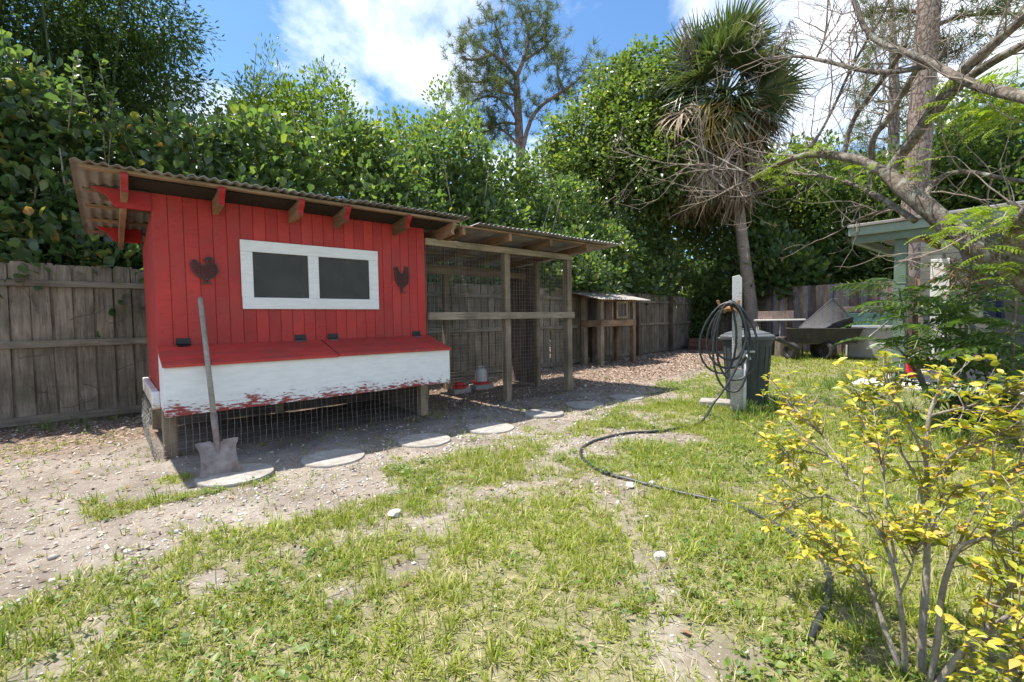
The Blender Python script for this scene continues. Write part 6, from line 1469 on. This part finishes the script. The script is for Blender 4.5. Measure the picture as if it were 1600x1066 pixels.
# ================================================================== LAWN AND LITTER
def polar(n, r0, r1, a0=-58, a1=54, p=1.0):
    th = CAM_YAW+np.radians(rng.uniform(a0, a1, n)); r = np.sqrt(rng.random(n)**p*(r1*r1-r0*r0)+r0*r0)
    return CAM_C[0]+np.sin(th)*r, CAM_C[1]+np.cos(th)*r, r
def free(x, y):
    """off the stones, slab and building footprints"""
    ok = ~((x > -.05) & (x < 2.5) & (y > 0.0) & (y < 1.5)) & ~((x > 7.85) & (y < -2.65)) & (y < fence_y(x)+.0) & ~((x > 15.2))
    for (px_, py_, r_) in SS:
        c = gpt(px_, py_); ok &= np.hypot(x-c[0], y-c[1]) > r_+.01
    ok &= np.hypot(x-bc.x, y-bc.y) > .24
    return ok
def blades(name, x, y, per, hgt, wid, mat, lean=.55, seed=1):
    g = np.random.default_rng(seed); n = len(x)*per; X = np.repeat(x, per); Y_ = np.repeat(y, per); H = np.repeat(hgt, per)*(1+.35*g.normal(size=n)).clip(.35, 1.8); Wd = np.repeat(wid, per)*(1+.2*g.normal(size=n)).clip(.5, 1.5)
    a = g.uniform(0, 6.283, n); ln = np.abs(g.normal(size=n))*lean+.15; d = np.stack([np.cos(a), np.sin(a)], 1)
    X = X+d[:, 0]*g.random(n)*H*.35; Y_ = Y_+d[:, 1]*g.random(n)*H*.35; Z = gh(X, Y_)-.004
    s = np.stack([-d[:, 1], d[:, 0]], 1); b0 = np.stack([X, Y_, Z], 1); nrmh = 1/np.sqrt(1+ln**2)
    def P(t, bend): 
        r = H*t*ln*nrmh*bend; return b0+np.stack([d[:, 0]*r, d[:, 1]*r, H*t*nrmh*(1-.25*ln.clip(0, 1.5)*t*t)], 1)
    m_ = P(.55, .75); tp_ = P(1.0, 1.15); S = np.stack([s[:, 0]*Wd/2, s[:, 1]*Wd/2, np.zeros(n)], 1)
    V = np.stack([b0-S, b0+S, m_+S*.8, m_-S*.8, tp_], 1).reshape(-1, 3); k = np.arange(n)*5
    F = np.stack([k, k+1, k+2, k+3, k+3, k+2, k+4], 1).ravel(); St = np.stack([np.arange(n)*7, np.arange(n)*7+4], 1).ravel()
    return link_mesh(name, np_mesh(name, V, F, St), mat)
x, y, r = polar(46000, 1.3, 6.2); q = (rng.random(len(x)) < veg(x, y)*.98+.02+.05*(fbm(x*3.3, y*3.3, 71, 2) > .6)) & free(x, y); x, y, r = x[q], y[q], r[q]
hh = (.026+.05*fbm(x*2.2, y*2.2, 41, 3)**1.6)*(.65+.5*rng.random(len(x))); big = rng.random(len(x)) < .05; hh = np.where(big, hh*1.8, hh)
o_ = blades('grass', x, y, 8, hh, np.where(big, .0058, .0042), M['grass'], .95, 5); o_['kind'] = 'stuff'; print('near tufts', len(x))
x, y, r = polar(42000, 6.0, 17, -30, 54); q = (rng.random(len(x)) < veg(x, y)*.97) & free(x, y); x, y, r = x[q], y[q], r[q]
o_ = blades('grass', x, y, 6, (.03+.055*fbm(x*1.7, y*1.7, 43, 3)**1.5)*(.7+.5*rng.random(len(x))), .0045+.0009*(r-6), M['grass'], .6, 6); o_['kind'] = 'stuff'
x, y, r = polar(15000, 1.3, 6.5); q = (rng.random(len(x)) < .25+.6*veg(x, y)) & (y < -1.0) & free(x, y); x, y = x[q], y[q]
o_ = blades('dry_thatch', x, y, 3, np.full(len(x), .055), np.full(len(x), .0034), M['straw'], 2.6, 15); o_['kind'] = 'stuff'
# broad-leaved weeds among the grass
x, y, r = polar(14000, 1.4, 8.5); cl = fbm(x*1.6+7, y*1.6, 47, 3); q = (rng.random(len(x)) < np.maximum(veg(x, y)*sstep(.42, .62, cl), .03)) & free(x, y); x, y = x[q], y[q]; k = 8; n = len(x)*k
X = np.repeat(x, k)+rng.normal(size=n)*.028; Y_ = np.repeat(y, k)+rng.normal(size=n)*.028; a = rng.uniform(0, 6.283, n)
T = np.stack([X, Y_, gh(X, Y_)+rng.random(n)*.03], 1); A = np.stack([np.cos(a), np.sin(a), rng.uniform(.0, .6, n)], 1)
o_ = scatter('lawn_weeds', LEAF2[0], LEAF2[1], frames(A, nrm(UPV+.4*rdir(n)), .022*(1+.35*rng.normal(size=n)).clip(.4, 2)), T, M['weed']); o_['kind'] = 'stuff'
x, y, r = polar(900, 1.4, 8); q = (veg(x, y) > .55) & free(x, y) & (rng.random(len(x)) < .3); x, y = x[q], y[q]
o_ = blades('grass_tufts', x, y, 14, .06+.05*rng.random(len(x)), np.full(len(x), .0055), M['grass'], .85, 25); o_['kind'] = 'stuff'
# taller tufts: at the bin, cart, fence foot and left edge
tx, ty = [], []
for (cx0, cy0, sx, sy, c_) in ((5.35, -2.5, .22, .12, 45), (13.2, -1.1, .4, .2, 40), (12.3, -.75, .4, .2, 12), (13.9, -1.6, .3, .2, 14), (4.9, -2.6, .25, .15, 20), (-1.6, -1.9, .35, .3, 22), (8.0, -2.55, .5, .12, 50), (5.2, -4.0, .35, .18, 40), (6.2, -3.7, .6, .3, 60), (-1.2, 2.1, .6, .15, 14)):
    tx += list(cx0+rng.normal(size=c_)*sx); ty += list(cy0+rng.normal(size=c_)*sy)
tx, ty = np.array(tx), np.array(ty); o_ = blades('tall_grass', tx, ty, 9, np.full(len(tx), .15), np.full(len(tx), .007), M['weed'], .6, 9); o_['kind'] = 'stuff'
# pebbles and shell bits, dense on the bare strip
PEB = None
bm = bmesh.new(); bmesh.ops.create_icosphere(bm, subdivisions=1, radius=1); pv = np.array([v.co[:] for v in bm.verts])*np.array([1.15, .85, .55]); pf = [tuple(v.index for v in f.verts) for f in bm.faces]; bm.free()
x, y, r = polar(60000, 1.5, 9); vg = veg(x, y); strip = sstep(-.9, -1.15, y)*sstep(-2.6, -1.7, y)*sstep(-2, .6, x)*sstep(6.5, 4.5, x); pn = fbm(x*2.1, y*2.1, 55, 3)
q = (rng.random(len(x)) < (1-vg*.85)*(.05+.42*strip*sstep(.35, .65, pn)+.05*sstep(-.6, -1, y))) & free(x, y); x, y, r = x[q], y[q], r[q]; n = len(x); print('pebbles', n)
s = (.0055+.007*rng.random(n)**3)*(1+.5*(rng.random(n) < .06)*rng.random(n)*2)*(1+.06*r)
o_ = scatter('gravel', pv, pf, frames(rdir(n)*np.array([1, 1, .2]), nrm(UPV+.3*rdir(n)), s), np.stack([x, y, gh(x, y)+s*.2], 1), M['pebble'], smooth=True); o_['kind'] = 'stuff'
# wood chips where the mulch lies
x, y, r = polar(90000, 2.2, 15.5, -58, 24); q = (rng.random(len(x)) < mulch(x, y)*.85+.02+.13*2.6*sstep(.35, .6, fbm(x*1.7, y*1.7, 61, 3))*(1-veg(x, y))) & free(x, y) & ~((x > 2.45) & (x < 4.87) & (y > .2) & (y < 1.5) & (rng.random(len(x)) < .6)); x, y, r = x[q], y[q], r[q]; n = len(x)
CH = ([(-.25, -.5, 0), (.25, -.5, 0), (.18, .5, .08), (-.2, .5, .03)], [(0, 1, 2, 3)])
o_ = scatter('wood_chips', CH[0], CH[1], frames(rdir(n)*np.array([1, 1, .25]), nrm(UPV+.45*rdir(n)), (.012+.020*rng.random(n))*(.7+.10*r)), np.stack([x, y, gh(x, y)+.004+.006*rng.random(n)], 1), M['chips']); o_['kind'] = 'stuff'; print('chips', n)
# fallen leaves
x, y, r = polar(5200, 1.6, 12); wgt = .05+.55*sstep(1.0, 2.0, y)*sstep(3, 0, x)+.25*sstep(-.7, .2, y)+.16*(veg(x, y) < .5); q = (rng.random(len(x)) < wgt) & free(x, y); x, y = x[q], y[q]; n = len(x)
o_ = scatter('fallen_leaves', LEAF2[0], LEAF2[1], frames(rdir(n)*np.array([1, 1, .3]), nrm(UPV+.5*rdir(n)), .024+.032*rng.random(n)), np.stack([x, y, gh(x, y)+.006], 1), M['litter']); o_['kind'] = 'stuff'
